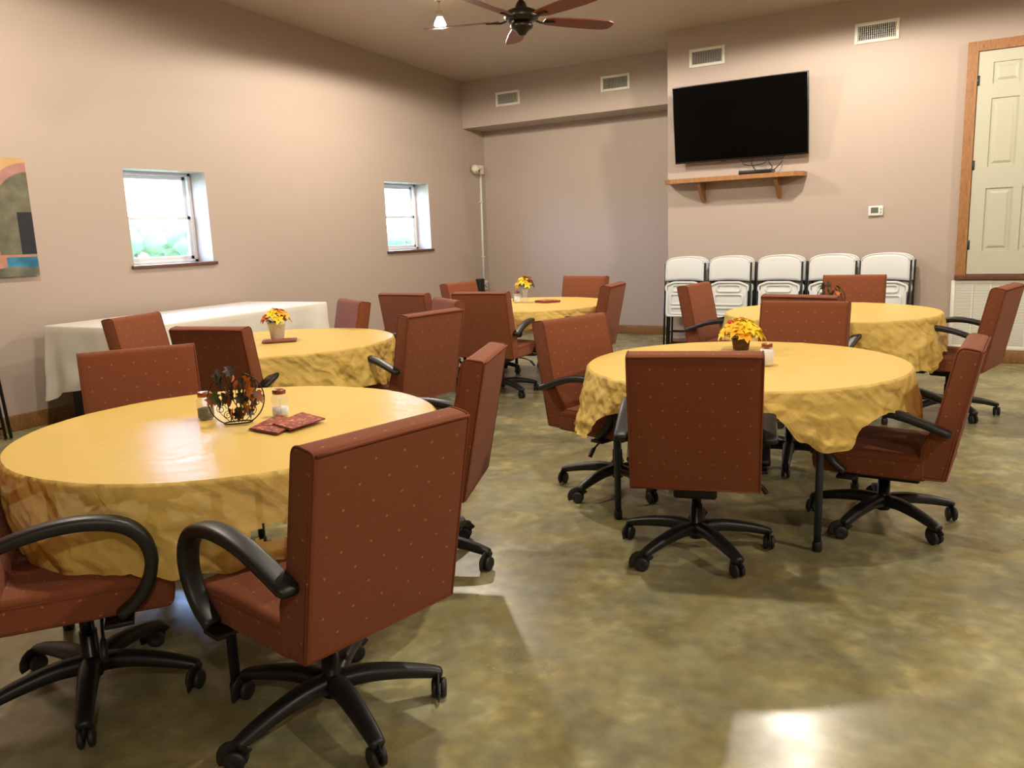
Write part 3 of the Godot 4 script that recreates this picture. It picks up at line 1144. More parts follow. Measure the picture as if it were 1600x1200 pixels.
func round_cloth(keys: Array, sd: int, swing: float, hole = null) -> Array:
	var st := mb()
	var R := 0.772
	var nz := FastNoiseLite.new()
	nz.seed = sd
	nz.frequency = 1.0
	nz.fractal_octaves = 2
	var cr := FastNoiseLite.new()
	cr.seed = sd + 50
	cr.noise_type = FastNoiseLite.TYPE_SIMPLEX
	cr.frequency = 3.2
	cr.fractal_type = FastNoiseLite.FRACTAL_RIDGED
	cr.fractal_octaves = 3
	cr.fractal_gain = 0.45
	var N := 420
	var top := []
	var rs := [0.0, 0.12, 0.24, 0.36, 0.48, 0.58, 0.66, 0.72, 0.755, 0.766]
	for r in rs:
		var row := []
		for k in N:
			var a := TAU * k / N
			var x: float = r * sin(a); var z: float = r * cos(a)
			# factory fold lines pressed into the sheet and slight slack
			var h := 0.0010 * nz.get_noise_2d(x * 3, z * 3) + 0.0012 * exp(-pow((x - 0.12) / 0.02, 2.0)) + 0.0012 * exp(-pow((z + 0.2) / 0.02, 2.0))
			row.append(Vector3(x, TOP - 0.001 + h, z))
		top.append(row)
	grid(st, top, true)
	var flat_top := mesh_of(st)
	st = mb()
	var rows := [top[top.size() - 1]]
	var K := 34
	for k in K:
		var f := float(k) / (K - 1)
		var row := []
		for j in N:
			var a := TAU * j / N
			var deg := fposmod(rad_to_deg(a) + 180.0, 360.0) - 180.0
			var hang := hem_at(keys, deg) + 0.014 * nz.get_noise_2d(cos(a) * 6 + 9, sin(a) * 6)
			var drop := 0.006 + f * hang
			# the sheet lies against the table edge, then swings out in folds
			var loose := clampf((drop - 0.045) / 0.25, 0.0, 1.0)
			var crum := clampf(cr.get_noise_3d(sin(a) * 0.8, drop * 1.6, cos(a) * 0.8) * 0.5 + 0.5, 0.0, 1.0)
			var fold := 0.045 * nz.get_noise_2d(cos(a) * 3.4, sin(a) * 3.4) + 0.022 * absf(nz.get_noise_2d(cos(a) * 9 + 5, sin(a) * 9 + drop * 2)) 
			var r := R + 0.004 + minf(drop, 0.03) * 0.05 + loose * 0.02 * crum + loose * swing * (maxf(fold, -0.01) + 0.03 * crum + 0.22 * maxf(0.0, hang - 0.24)) + 0.010 * minf(1.0, drop / 0.04) * crum
			row.append(Vector3(r * sin(a), TOP - 0.003 - drop, r * cos(a)))
		rows.append(row)
	for i in rows.size() - 1:
		for j in N:
			var n := (j + 1) % N
			if hole != null:
				var p: Vector3 = (rows[i][j] + rows[i + 1][n]) / 2
				var az := rad_to_deg(atan2(p.x, p.z))
				var u: float = (az - hole[0]) / hole[1]
				var v: float = (p.y - hole[2]) / hole[3]
				if u * u + v * v < 1.0 + 0.3 * sin(az * 2.3):
					continue
			quad(st, rows[i][j], rows[i + 1][j], rows[i + 1][n], rows[i][n])
	return [flat_top, mesh_of(st)]

var TABLES := [Vector3(-2.529, 0, -2.027), Vector3(-1.160, 0, -4.041), Vector3(-4.354, 0, -3.958), Vector3(-1.227, 0, -6.599), Vector3(-4.05, 0, -6.87)]

func build_round_tables():
	var names := ["nearest round table with the torn gold cloth", "round table with the yellow flower basket", "round table with the white flower pot", "round table in front of the white folding chairs", "round table in the far corner with the glass vase"]
	var cloths := ["torn gold plastic cloth on the nearest round table", "gold plastic cloth under the yellow flower basket", "gold plastic cloth under the white flower pot", "gold plastic cloth on the table before the white folding chairs", "gold plastic cloth on the far corner table with glass vase"]
	var hems := [
		[[-150, 0.20], [-100, 0.2], [-60, 0.15], [-40, 0.13], [-22, 0.15], [-8, 0.24], [10, 0.275], [30, 0.27], [45, 0.265], [65, 0.26], [90, 0.24], [120, 0.2], [160, 0.2]],
		[[-160, 0.15], [-110, 0.2], [-80, 0.30], [-62, 0.31], [-46, 0.305], [-32, 0.16], [-16, 0.08], [0, 0.075], [16, 0.075], [25, 0.10], [34, 0.20], [40, 0.255], [48, 0.25], [53, 0.15], [62, 0.12], [76, 0.15], [92, 0.24], [112, 0.26], [135, 0.18]],
		[[-150, 0.2], [-60, 0.2], [0, 0.25], [40, 0.26], [70, 0.27], [90, 0.25], [115, 0.28], [150, 0.2]],
		[[-150, 0.2], [-80, 0.16], [-40, 0.2], [0, 0.22], [28, 0.24], [45, 0.33], [58, 0.34], [64, 0.38], [74, 0.24], [90, 0.18], [110, 0.16], [150, 0.2]],
		[[-150, 0.2], [-20, 0.2], [10, 0.14], [25, 0.16], [45, 0.09], [70, 0.08], [95, 0.10], [130, 0.15]]]
	# one folding table, copied
	var proto: Node3D
	for k in 5:
		var t: Node3D
		if k == 0:
			t = thing("round_folding_table", names[0], "table", TABLES[0], 0.0, "round folding tables")
			var st := mb()
			lathe(st, [[0.001, 0.700], [0.735, 0.700], [0.757, 0.705], [0.762, 0.712], [0.762, 0.729], [0.757, 0.736], [0.745, 0.739], [0.001, 0.739]], 72)
			part("tabletop", st, M.table_laminate, t)
			var leg := mb()
			tube(leg, [Vector3(0, 0.70, 0), Vector3(0, 0.03, 0)], 0.0165, 14)
			var lm := mesh_of(leg)
			var ft := mb()
			lathe(ft, [[0.001, 0.0], [0.018, 0.0], [0.021, 0.006], [0.021, 0.04], [0.017, 0.045]], 14)
			var fm := mesh_of(ft)
			for s in [[-1, -1], [1, -1], [-1, 1], [1, 1]]:
				var l := inst("leg", lm, M.grey_steel, t, Vector3(s[0] * 0.475, 0, s[1] * 0.475))
				inst("foot_cap", fm, M.black_plastic, l)
			for s in [-1, 1]:
				st = mb()
				tube(st, [Vector3(-0.475, 0.60, s * 0.475), Vector3(0.475, 0.60, s * 0.475)], 0.011, 10)
				part("cross_bar", st, M.grey_steel, t)
				st = mb()
				tube(st, [Vector3(0, 0.60, s * 0.475), Vector3(0, 0.70, s * 0.2)], 0.009, 8)
				part("brace", st, M.grey_steel, t)
			proto = t
		else:
			t = proto.duplicate()
			t.name = numbered("round_folding_table")
			add_child(t)
			t.position = TABLES[k]
			tag(t, names[k], "table", "round folding tables")
		var hole = [57.5, 5.0, 0.565, 0.026] if k == 0 else null
		var pair := round_cloth(hems[k], 100 + k * 7, [0.35, 1.0, 1.0, 1.0, 1.0][k], hole)
		var o := inst("plastic_tablecloth", pair[0], M.gold_plastic_sheet, self, TABLES[k])
		inst("overhang", pair[1], M.gold_plastic_crumpled, o)
		tag(o, cloths[k], "tablecloth", "gold plastic tablecloths")

# ================================================================ office chairs (front is -z)
var chair_proto: Node3D

func make_chair() -> Node3D:
	var t := Node3D.new()
	t.name = numbered("office_chair")
	add_child(t)
	var W := 0.26
	# backrest outline in (z, y), counter-clockwise with z to the right
	var back := round_poly([Vector2(0.165, 0.365), Vector2(0.275, 0.365), Vector2(0.385, 0.935), Vector2(0.292, 0.95), Vector2(0.225, 0.62), Vector2(0.175, 0.50)], [0.015, 0.012, 0.022, 0.038, 0.10, 0.05], 6)
	var st := mb()
	side_loft(st, back, W, 0.014, 4)
	var b := part("backrest", st, M.rust_fabric, t)
	st = mb()
	for s in [-1.0, 1.0]:
		var loop := []
		for p in inset_poly(back, 0.002):
			loop.append(Vector3(s * (W - 0.004), p.y, p.x))
		tube(st, loop, 0.0042, 6, true)
	tube(st, smooth_path([Vector3(-W + 0.006, 0.928, 0.385), Vector3(0, 0.93, 0.386), Vector3(W - 0.006, 0.928, 0.385)], 4), 0.0045, 6)
	tube(st, [Vector3(-W + 0.006, 0.37, 0.276), Vector3(W - 0.006, 0.37, 0.276)], 0.004, 6)
	part("piping", st, M.rust_piping, b)
	# seat
	var seat := round_poly([Vector2(-0.27, 0.352), Vector2(0.20, 0.352), Vector2(0.20, 0.462), Vector2(-0.10, 0.466), Vector2(-0.285, 0.452)], [0.03, 0.02, 0.02, 0.3, 0.045], 6)
	st = mb()
	side_loft(st, seat, 0.262, 0.018, 4, 0.010)
	var se := part("seat", st, M.rust_fabric, t)
	st = mb()
	for s in [-1.0, 1.0]:
		tube(st, smooth_path([Vector3(s * 0.260, 0.437, 0.19), Vector3(s * 0.260, 0.437, -0.1), Vector3(s * 0.258, 0.432, -0.25)], 5), 0.004, 6)
	tube(st, [Vector3(-0.25, 0.430, -0.282), Vector3(0.25, 0.430, -0.282)], 0.004, 6)
	part("piping", st, M.rust_piping, se)
	# loop armrests
	for s in [-1.0, 1.0]:
		st = mb()
		var raw := []
		for p in [[0.288, 0.578], [0.20, 0.612], [0.10, 0.645], [0.0, 0.662], [-0.09, 0.660], [-0.165, 0.638], [-0.212, 0.590], [-0.226, 0.525], [-0.210, 0.462], [-0.175, 0.410], [-0.125, 0.372]]:
			raw.append(Vector3(s * 0.292, p[1], p[0]))
		var path := smooth_path(raw, 4)
		var th := []; var wd := []
		for i in path.size():
			var f := float(i) / (path.size() - 1)
			th.append(0.016 + 0.005 * sin(f * PI))
			wd.append(0.031 if f < 0.5 else lerpf(0.031, 0.026, (f - 0.5) * 2))
		th[0] *= 0.7; wd[0] *= 0.8
		tube(st, path, th, 16, false, Vector3.ZERO, wd, 0.6)
		part("armrest", st, M.black_plastic, t)
		st = mb()
		rbox(st, Vector3(minf(s * 0.12, s * 0.305), 0.338, -0.16), Vector3(maxf(s * 0.12, s * 0.305), 0.353, -0.08), 0.004, 1)
		part("armrest_bracket", st, M.black_steel, t)
	# mechanism, lift, star base
	st = mb()
	rbox(st, Vector3(-0.09, 0.29, -0.11), Vector3(0.09, 0.352, 0.16), 0.012, 2)
	var me := part("tilt_mechanism", st, M.black_steel, t)
	st = mb()
	var lv := smooth_path([Vector3(0.08, 0.325, -0.06), Vector3(0.20, 0.318, -0.065), Vector3(0.27, 0.29, -0.07), Vector3(0.30, 0.255, -0.07)], 4)
	var lr := []
	for i in lv.size():
		lr.append(0.005 if i < 8 else 0.011)
	tube(st, lv, lr, 8)
	part("lever", st, M.black_plastic, me)
	st = mb()
	lathe(st, [[0.03, 0.065], [0.034, 0.075], [0.034, 0.13], [0.028, 0.135], [0.027, 0.22], [0.022, 0.222], [0.022, 0.30]], 20)
	part("gas_column", st, M.gas_lift, t)
	st = mb()
	var lp := smooth_path([Vector3(0, 0.108, 0.01), Vector3(0, 0.116, 0.10), Vector3(0, 0.105, 0.20), Vector3(0, 0.086, 0.29), Vector3(0, 0.072, 0.335)], 5)
	var l1 := []; var l2 := []
	for i in lp.size():
		var f := float(i) / (lp.size() - 1)
		l1.append(lerpf(0.030, 0.015, f))
		l2.append(lerpf(0.036, 0.021, f))
	l1[lp.size() - 1] = 0.010; l2[lp.size() - 1] = 0.014
	tube(st, lp, l1, 14, false, Vector3.UP, l2, 0.75)
	var leg := mesh_of(st)
	st = mb()
	tube(st, [Vector3(0, 0.09, 0), Vector3(0, 0.05, 0)], 0.008, 8)
	# hood over twin wheels
	var hood := []
	for k in 9:
		var a := lerpf(-0.5, PI * 0.86, k / 8.0)
		hood.append(Vector3(0, 0.031 + 0.033 * sin(a), 0.012 + 0.033 * cos(a)))
	tube(st, hood, 0.004, 8, false, Vector3.ZERO, 0.024)
	for s in [-1.0, 1.0]:
		lathe(st, [[0.002, -0.008], [0.024, -0.009], [0.0295, -0.006], [0.0305, 0.0], [0.0295, 0.006], [0.024, 0.009], [0.012, 0.010], [0.002, 0.007]], 20, Vector3(s * 0.014, 0.0305, 0.012), Basis(Vector3(0, 0, 1), -s * PI / 2))
	var caster := mesh_of(st)
	var rng := RandomNumberGenerator.new()
	rng.seed = 3
	for k in 5:
		var l := inst("leg", leg, M.black_plastic, t, Vector3.ZERO, Vector3(0, TAU * k / 5, 0))
		inst("caster", caster, M.caster_plastic, l, Vector3(0, 0, 0.325), Vector3(0, rng.randf() * TAU, 0))
	return t

func build_chairs():
	# x, z, heading in degrees, turn of the star base in degrees (world), label
	var C := [
		[-1.697, -1.622, 80.5, 65, "nearest rust office chair, its whole back turned to the viewer, at the torn gold cloth"],
		[-2.475, -1.335, 324.5, 54, "rust office chair cut by the frame edge below the torn gold cloth"],
		[-3.330, -2.205, 239.4, 20, "rust office chair facing the viewer across the nearest table, behind the pepper jar"],
		[-2.195, -2.685, 112.5, 30, "rust office chair seen edge-on just behind the nearest chair"],
		[-1.155, -3.339, 17.4, 51, "rust office chair with its square back to the viewer before the flower basket table"],
		[-1.843, -4.022, 253.9, 59, "rust office chair with hanging lever at the flower basket table, facing the basket sideways"],
		[-0.489, -4.071, 89.1, 50, "rust office chair in full profile at the flower basket table"],
		[-1.119, -4.900, 180.3, 10, "rust office chair facing the viewer directly behind the yellow flower basket"],
		[-1.190, -6.015, 350.0, 40, "rust office chair almost hidden, only its top edge shows over another chair"],
		[-2.028, -6.752, 267.4, 25, "rust office chair sideways in front of the leftmost white folding chairs"],
		[-1.247, -7.534, 183.1, 15, "rust office chair facing the viewer before the fourth and fifth white folding chairs"],
		[-0.399, -6.630, 78.6, 35, "rust office chair in front of the white return air grille"],
		[-4.142, -3.480, 12.9, 12, "dark-backed rust office chair behind the wire leaf centrepiece"],
		[-5.125, -3.672, 288.3, 44, "rust office chair in front of the middle of the white covered table"],
		[-4.700, -4.620, 151.8, 5, "rust office chair beside the far end of the white covered table"],
		[-3.577, -4.271, 83.5, 28, "rust office chair turned away with an arm reaching to the white flower pot table"],
		[-3.925, -4.830, 145.8, 50, "rust office chair whose pale top shows behind the turned-away chair at the flower pot table"],
		[-4.661, -7.001, 268.8, 33, "rust office chair in front of the black wall box and outlet"],
		[-3.934, -6.114, 6.6, 66, "dark-backed rust office chair in front of the far table with the glass vase"],
		[-4.000, -7.604, 175.8, 21, "rust office chair facing the viewer beyond the glass vase table"],
		[-3.448, -6.714, 99.0, 48, "rust office chair with a lit orange back at the glass vase table"],
		[-4.595, -5.960, 359.0, 30, "dark-backed rust office chair standing alone below the farther window"]]
	chair_proto = make_chair()
	for i in C.size():
		var c = C[i]
		var o: Node3D = chair_proto
		if i > 0:
			o = chair_proto.duplicate()
			o.name = numbered("office_chair")
			add_child(o)
		o.position = Vector3(c[0], 0, c[1])
		o.rotation.y = deg_to_rad(c[2])
		tag(o, c[4], "chair", "rust upholstered office chairs")
	for i in C.size():
		var o = get_node("office_chair" if i == 0 else "office_chair_%03d" % i)
		var k := 0
		for ch in o.get_children():
			if i == 6 and not str(ch.name).begins_with("leg") and ch.name != "gas_column":
				ch.position.y = -0.06   # this one is set lower on its lift
			if str(ch.name).begins_with("leg"):
				ch.rotation.y = deg_to_rad(C[i][3] - C[i][2]) + TAU * k / 5
				k += 1

# ================================================================ folded white chairs against the wall
func make_folding_chair(called: String, shell: Material, frame: Material) -> Node3D:
	# stands folded: height 1.09, the seat lies against the frame below the backrest; faces +z
	var t := Node3D.new()
	t.name = numbered(called)
	add_child(t)
	var st: SurfaceTool
	for s in [-1.0, 1.0]:
		st = mb()
		tube(st, [Vector3(s * 0.232, 0.012, 0.0), Vector3(s * 0.232, 0.5, 0.0), Vector3(s * 0.232, 1.02, 0.0)], 0.011, 10, false, Vector3.RIGHT, 0.014)
		part("front_leg", st, frame, t)
		st = mb()
		tube(st, [Vector3(s * 0.206, 0.012, -0.03), Vector3(s * 0.206, 0.45, -0.028), Vector3(s * 0.206, 0.72, -0.012)], 0.010, 10, false, Vector3.RIGHT, 0.013)
		part("rear_leg", st, frame, t)
	for y in [0.10, 0.235]:
		st = mb()
		tube(st, [Vector3(-0.206, y, -0.03), Vector3(0.206, y, -0.03)], 0.008, 8)
		part("stretcher", st, frame, t)
	# backrest: arched top, slightly dished
	st = mb()
	var P := []
	for i in 15:
		var u := lerpf(-1.0, 1.0, i / 14.0)
		var row := []
		for j in 9:
			var v := j / 8.0
			var top := 1.015 + 0.075 * sqrt(maxf(0.0, 1.0 - pow(absf(u), 2.6)))
			var y := lerpf(0.815 + 0.012 * (1 - u * u), top, v)
			var z := 0.022 - 0.022 * (1 - u * u) + 0.006 * sin(v * PI)
			row.append(Vector3(u * 0.226, y, z))
		P.append(row)
	var Q := []
	for row in P:
		var r2 := []
		for p in row:
			r2.append(p - Vector3(0, 0, 0.022))
		Q.append(r2)
	P.reverse()
	grid(st, P)
	var Pb := Q
	grid(st, Pb)
	P.reverse()
	for i in 14:
		quad(st, Q[i][8], Q[i + 1][8], P[i + 1][8], P[i][8])
		quad(st, P[i][0], P[i + 1][0], Q[i + 1][0], Q[i][0])
	for j in 8:
		quad(st, Q[0][j], Q[0][j + 1], P[0][j + 1], P[0][j])
		quad(st, P[14][j], P[14][j + 1], Q[14][j + 1], Q[14][j])
	var bk := part("backrest", st, shell, t)
	st = mb()
	var rim := []
	for i in 29:
		var u := lerpf(-1.0, 1.0, i / 28.0)
		rim.append(Vector3(u * 0.224, 1.012 + 0.075 * sqrt(maxf(0.0, 1.0 - pow(absf(u), 2.6))), 0.018 - 0.022 * (1 - u * u)))
	tube(st, rim, 0.009, 8)
	part("rim", st, shell, bk)
	# seat shell seen from below: ribs and three recessed bays
	st = mb()
	var sx := 0.20
	rbox(st, Vector3(-sx + 0.006, 0.425, 0.012), Vector3(sx - 0.006, 0.775, 0.020), 0.003, 1)
	var out := round_poly([Vector2(-sx, 0.42), Vector2(sx, 0.42), Vector2(sx, 0.70), Vector2(sx + 0.012, 0.72), Vector2(sx + 0.012, 0.765), Vector2(0.12, 0.80), Vector2(-0.12, 0.80), Vector2(-sx - 0.012, 0.765), Vector2(-sx - 0.012, 0.72), Vector2(-sx, 0.70)], [0.03, 0.03, 0, 0, 0.03, 0.1, 0.1, 0.03, 0, 0], 5)
	var loop := []
	for p in out:
		loop.append(Vector3(p.x, p.y, 0.026))
	tube(st, loop, 0.013, 8, true)
	var se := part("seat", st, shell, t)
	for y in [[0.735, 0.035, 0.13], [0.61, 0.055, 0.155], [0.48, 0.035, 0.155]]:
		st = mb()
		var bl := []
		var h: float = y[1]; var w: float = y[2]
		for p in round_poly([Vector2(-w, y[0] - h), Vector2(w, y[0] - h), Vector2(w, y[0] + h), Vector2(-w, y[0] + h)], [0.03, 0.03, 0.03, 0.03], 5):
			bl.append(Vector3(p.x, p.y, 0.026))
		tube(st, bl, 0.010, 8, true)
		part("seat_rib", st, shell, se)
	st = mb()
	tube(st, [Vector3(-0.23, 0.815, -0.006), Vector3(0.23, 0.815, -0.006)], 0.007, 8)
	part("pivot_bar", st, frame, t)
	return t

func build_folding_chairs():
	var xs := [-3.262, -2.745, -2.205, -1.672, -1.165]
	var words := ["first", "second", "third", "fourth", "fifth"]
	var proto: Node3D
	var lean := -0.085
	for k in 5:
		for d in 2:
			var o: Node3D
			if proto == null:
				o = make_folding_chair("folding_chair", M.white_plastic, M.black_steel)
				proto = o
			else:
				o = proto.duplicate()
				o.name = numbered("folding_chair")
				add_child(o)
			o.position = Vector3(xs[k] + [0.0, 0.026][d], 0, ZT + 0.25 - 0.09 * d)
			o.rotation.x = lean
			var where: String = ["front", "rear"][d]
			tag(o, "%s white folding chair in the %s stack along the wall, counted from the alcove" % [where, words[k]], "folding chair", "white folding chairs leaning on the wall")
	# a black folded chair by the window wall, mostly outside the picture
	var b := make_folding_chair("folding_chair", M.dark_laminate, M.black_steel)
	b.position = Vector3(-6.55, 0, -2.93)
	b.rotation = Vector3(-0.13, PI / 2, 0, )
	tag(b, "black folded chair leaning on the wall below the painting", "folding chair")

# ================================================================ things on the tables
func leaf_mesh(l: float, w: float, lobes := true) -> ArrayMesh:
	# pointed five-lobed leaf, cupped, with its stalk end at the origin, growing along +z
	var st := mb()
	var o := []
	var shape := [[0.0, 0.0], [0.5, 0.10], [0.35, 0.28], [1.0, 0.42], [0.48, 0.55], [0.62, 0.80], [0.22, 0.74], [0.0, 1.0]] if lobes else [[0.0, 0.0], [0.5, 0.2], [0.72, 0.45], [0.5, 0.75], [0.0, 1.0]]
	for p in shape:
		o.append(Vector2(p[0] * w / 2, p[1] * l))
	for k in range(shape.size() - 2, 0, -1):
		o.append(Vector2(-shape[k][0] * w / 2, shape[k][1] * l))
	var c := Vector2(0, l * 0.45)
	var f := func(p: Vector2, d: float): return Vector3(p.x, 0.18 * l * sin(p.y / l * 2.6) + absf(p.x) * 0.25 - d, p.y)
	for d in [0.0, 0.0012]:
		for k in o.size():
			var n := (k + 1) % o.size()
			if d == 0.0:
				tri(st, f.call(c, d), f.call(o[n], d), f.call(o[k], d))
			else:
				tri(st, f.call(c, d), f.call(o[k], d), f.call(o[n], d))
	return mesh_of(st)

func flower_mesh(n: int, l: float, w: float, lift: float) -> ArrayMesh:
	# n pointed petals opening upwards, as one blossom
	var st := mb()
	for k in n:
		var B := Basis(Vector3.UP, TAU * k / n + (0.3 if k % 2 else 0.0)) 
		var P := []
		for i in 6:
			var t := i / 5.0
			var hw := w / 2 * sin(PI * pow(t, 0.75)) + 0.001
			var a := lift * (1.0 - 0.75 * t)
			var c := Vector3(0, l * t * sin(a), l * t * cos(a))
			P.append([B * (c + Vector3(-hw, hw * 0.35, 0)), B * (c + Vector3(0, 0, 0)), B * (c + Vector3(hw, hw * 0.35, 0))])
		grid(st, P)
		for r in P:
			for q in 3:
				r[q] -= Vector3(0, 0.0012, 0)
			r.reverse()
		grid(st, P)
	return mesh_of(st)

func spiral(c: Vector3, r: float, turns: float, start: float, dir: float) -> Array:
	var a := []
	for k in 26:
		var f := k / 25.0
		var t := start + dir * turns * TAU * f
		a.append(c + Vector3(cos(t), sin(t), 0) * r * (1.0 - 0.85 * f))
	return a

func leaf_globe(called: String, at: Vector3, turn: float, label: String, sd: int):
	var t := thing(called, label, "centrepiece", at, turn, "wire and leaf centrepieces")
	var st := mb()
	var R := 0.102
	var hoop := []
	for k in 41:
		var a := lerpf(-PI / 2 + 0.48, PI / 2 - 0.35, k / 40.0)
		hoop.append(Vector3(cos(a) * R, R * 0.92 + sin(a) * R, 0))
	tube(st, hoop, 0.0024, 6)
	var hoop2 := []
	for p in hoop:
		hoop2.append(Vector3(-p.x, p.y, 0))
	tube(st, hoop2, 0.0024, 6)
	part("hoop", st, M.iron_wire, t)
	st = mb()
	var base := []
	for k in 32:
		var a := TAU * k / 32
		base.append(Vector3(cos(a) * 0.052, 0.0035, sin(a) * 0.026))
	tube(st, base, 0.0028, 6, true)
	part("base_ring", st, M.iron_wire, t)
	for s in [[-0.058, 0.060, 0.020, 0.0, 1.0], [0.052, 0.045, 0.024, PI, -1.0], [-0.035, 0.035, 0.016, 1.0, 1.0], [0.03, 0.075, 0.018, 2.0, -1.0], [0.075, 0.075, 0.014, 0.5, 1.0], [-0.08, 0.085, 0.012, 2.0, 1.0]]:
		st = mb()
		tube(st, spiral(Vector3(s[0], s[1], 0), s[2], 1.6, s[3], s[4]), 0.0014, 5)
		part("scroll", st, M.iron_wire, t)
	var rng := RandomNumberGenerator.new()
	rng.seed = sd
	var twig := mb()
	for k in 5:
		var x := lerpf(-0.05, 0.05, k / 4.0)
		tube(twig, smooth_path([Vector3(x * 0.5, 0.004, 0), Vector3(x * 1.3, 0.06, 0.008), Vector3(x * 0.7, 0.12, -0.004), Vector3(x * 1.5, 0.19, 0.0)], 4), 0.0014, 5)
	part("twigs", twig, M.iron_wire, t)
	var lm := leaf_mesh(0.058, 0.054)
	var ls := leaf_mesh(0.046, 0.026, false)
	var mats := [M.leaf_dark, M.leaf_dark, M.leaf_rust, M.leaf_dark, M.leaf_amber, M.leaf_green, M.leaf_dark]
	var spots := [[-0.085, 0.125], [-0.062, 0.11], [-0.03, 0.125], [-0.01, 0.135], [0.02, 0.14], [0.0, 0.105], [0.035, 0.11], [0.065, 0.12], [0.075, 0.10], [0.085, 0.125], [0.01, 0.17], [0.03, 0.18], [0.055, 0.165], [-0.005, 0.20], [0.02, 0.155], [-0.055, 0.215], [-0.07, 0.20], [-0.02, 0.225], [-0.045, 0.185], [-0.015, 0.045], [0.01, 0.055], [0.03, 0.05], [-0.03, 0.06], [0.0, 0.03], [-0.04, 0.145], [0.06, 0.085], [-0.07, 0.135], [-0.05, 0.125], [-0.02, 0.11], [0.015, 0.12], [0.05, 0.13], [0.07, 0.14], [0.04, 0.15], [0.0, 0.15], [-0.02, 0.17], [0.045, 0.19], [0.0, 0.065], [0.02, 0.035], [-0.03, 0.035], [0.025, 0.085], [-0.01, 0.08]]
	for i in spots.size():
		var p = spots[i]
		var m: Material = mats[i % 7]
		if p[1] > 0.184 and p[0] < -0.01:
			m = M.leaf_dark
		if i in [0, 2, 7, 10, 13, 19]:
			m = [M.leaf_rust, M.leaf_amber][i % 2]
		inst("leaf", lm if i % 3 != 1 else ls, m, t, Vector3(p[0], maxf(p[1], 0.064), rng.randf_range(-0.018, 0.022)), Vector3(rng.randf_range(0.7, 1.5), rng.randf_range(-0.5, 0.5), rng.randf() * TAU))

func jar(label: String, at: Vector3, fill: float, stuff: Material, turn: float, group := "glass shaker jars"):
	var t := thing("shaker_jar", label, "jar", at, turn, group)
	var st := mb()
	lathe(st, [[0.001, 0.001], [0.028, 0.001], [0.032, 0.006], [0.033, 0.02], [0.033, 0.066], [0.031, 0.076], [0.024, 0.086], [0.0235, 0.094]], 28)
	part("glass", st, M.jar_glass, t)
	st = mb()
	lathe(st, [[0.001, 0.0035], [0.027, 0.0035], [0.0305, 0.009], [0.0305, fill], [0.015, fill + 0.004], [0.001, fill + 0.005]], 24)
	part("contents", st, stuff, t)
	st = mb()
	lathe(st, [[0.0245, 0.089], [0.026, 0.090], [0.026, 0.104], [0.024, 0.107], [0.001, 0.108]], 28)
	part("lid", st, M.copper, t)
	st = mb()
	tube(st, smooth_path([Vector3(0.032, 0.074, 0), Vector3(0.046, 0.07, 0), Vector3(0.049, 0.05, 0), Vector3(0.044, 0.032, 0), Vector3(0.033, 0.028, 0)], 4), 0.003, 8)
	part("handle", st, M.jar_glass, t)

func napkin(label: String, corners: Array, y: float, th: float):
	var c := Vector2.ZERO
	for p in corners:
		c += p / corners.size()
	var t := thing("paper_napkin", label, "napkin", Vector3(c.x, y, c.y), 0.0, "printed paper napkins")
	var pl := PackedVector2Array()
	for p in corners:
		pl.append(p - c)
	for k in 3:
		var st := mb(true)
		var q := PackedVector2Array()
		for p in pl:
			q.append(p * (1.0 - 0.012 * k) + Vector2(0.002 * k, -0.001 * k))
		plate(st, q, th * k / 3.0 + 0.0002, th * (k + 1) / 3.0 - 0.0003)
		part("folded_layer", st, M.napkin_print if k == 2 else M.napkin_edge, t)

func bouquet(t: Node3D, y: float, spread: float, n: int, cols: Array, sd: int, size := 0.045, height := 0.05):
	var rng := RandomNumberGenerator.new()
	rng.seed = sd
	var fm := [flower_mesh(6, size, size * 0.42, 0.7), flower_mesh(7, size * 0.8, size * 0.4, 0.45), flower_mesh(5, size * 0.9, size * 0.5, 0.95)]
	var stems := mb()
	var heads := []
	for k in n:
		var f := (k + 0.5) / n
		var a := k * 2.399
		var r := sqrt(f)
		heads.append(Vector3(cos(a) * r * spread, y + height * (1.0 - 0.85 * r * r) + rng.randf_range(-0.006, 0.006), sin(a) * r * spread))
		tube(stems, [Vector3(cos(a) * r * 0.015, y - 0.02, sin(a) * r * 0.015), heads[k]], 0.0016, 5)
	part("stems", stems, M.leaf_green, t)
	for k in n:
		var p: Vector3 = heads[k]
		var out := Vector3(p.x, 0.0, p.z).length() / maxf(spread, 0.001)
		var ax := Vector3(p.z, 0, -p.x).normalized() if out > 0.05 else Vector3.RIGHT
		var B := Basis(ax, out * 1.05) * Basis(Vector3.UP, rng.randf() * TAU)
		var o := inst("blossom", fm[k % 3], cols[k % cols.size()], t, p)
		o.basis = B
		var st := mb()
		lathe(st, [[0.001, -0.002], [size * 0.09, 0.0], [size * 0.08, size * 0.10], [0.001, size * 0.15]], 8)
		inst("blossom_centre", mesh_of(st), M.petal_orange if k % 2 else M.petal_brown, o)
	var lf := leaf_mesh(size * 1.1, size * 0.6, false)
	for k in 6:
		var a := k * 1.05 + 0.4
		inst("leaf", lf, M.leaf_green, t, Vector3(cos(a) * spread * 0.35, y + 0.004, sin(a) * spread * 0.35), Vector3(-0.1, PI / 2 - a, 0))

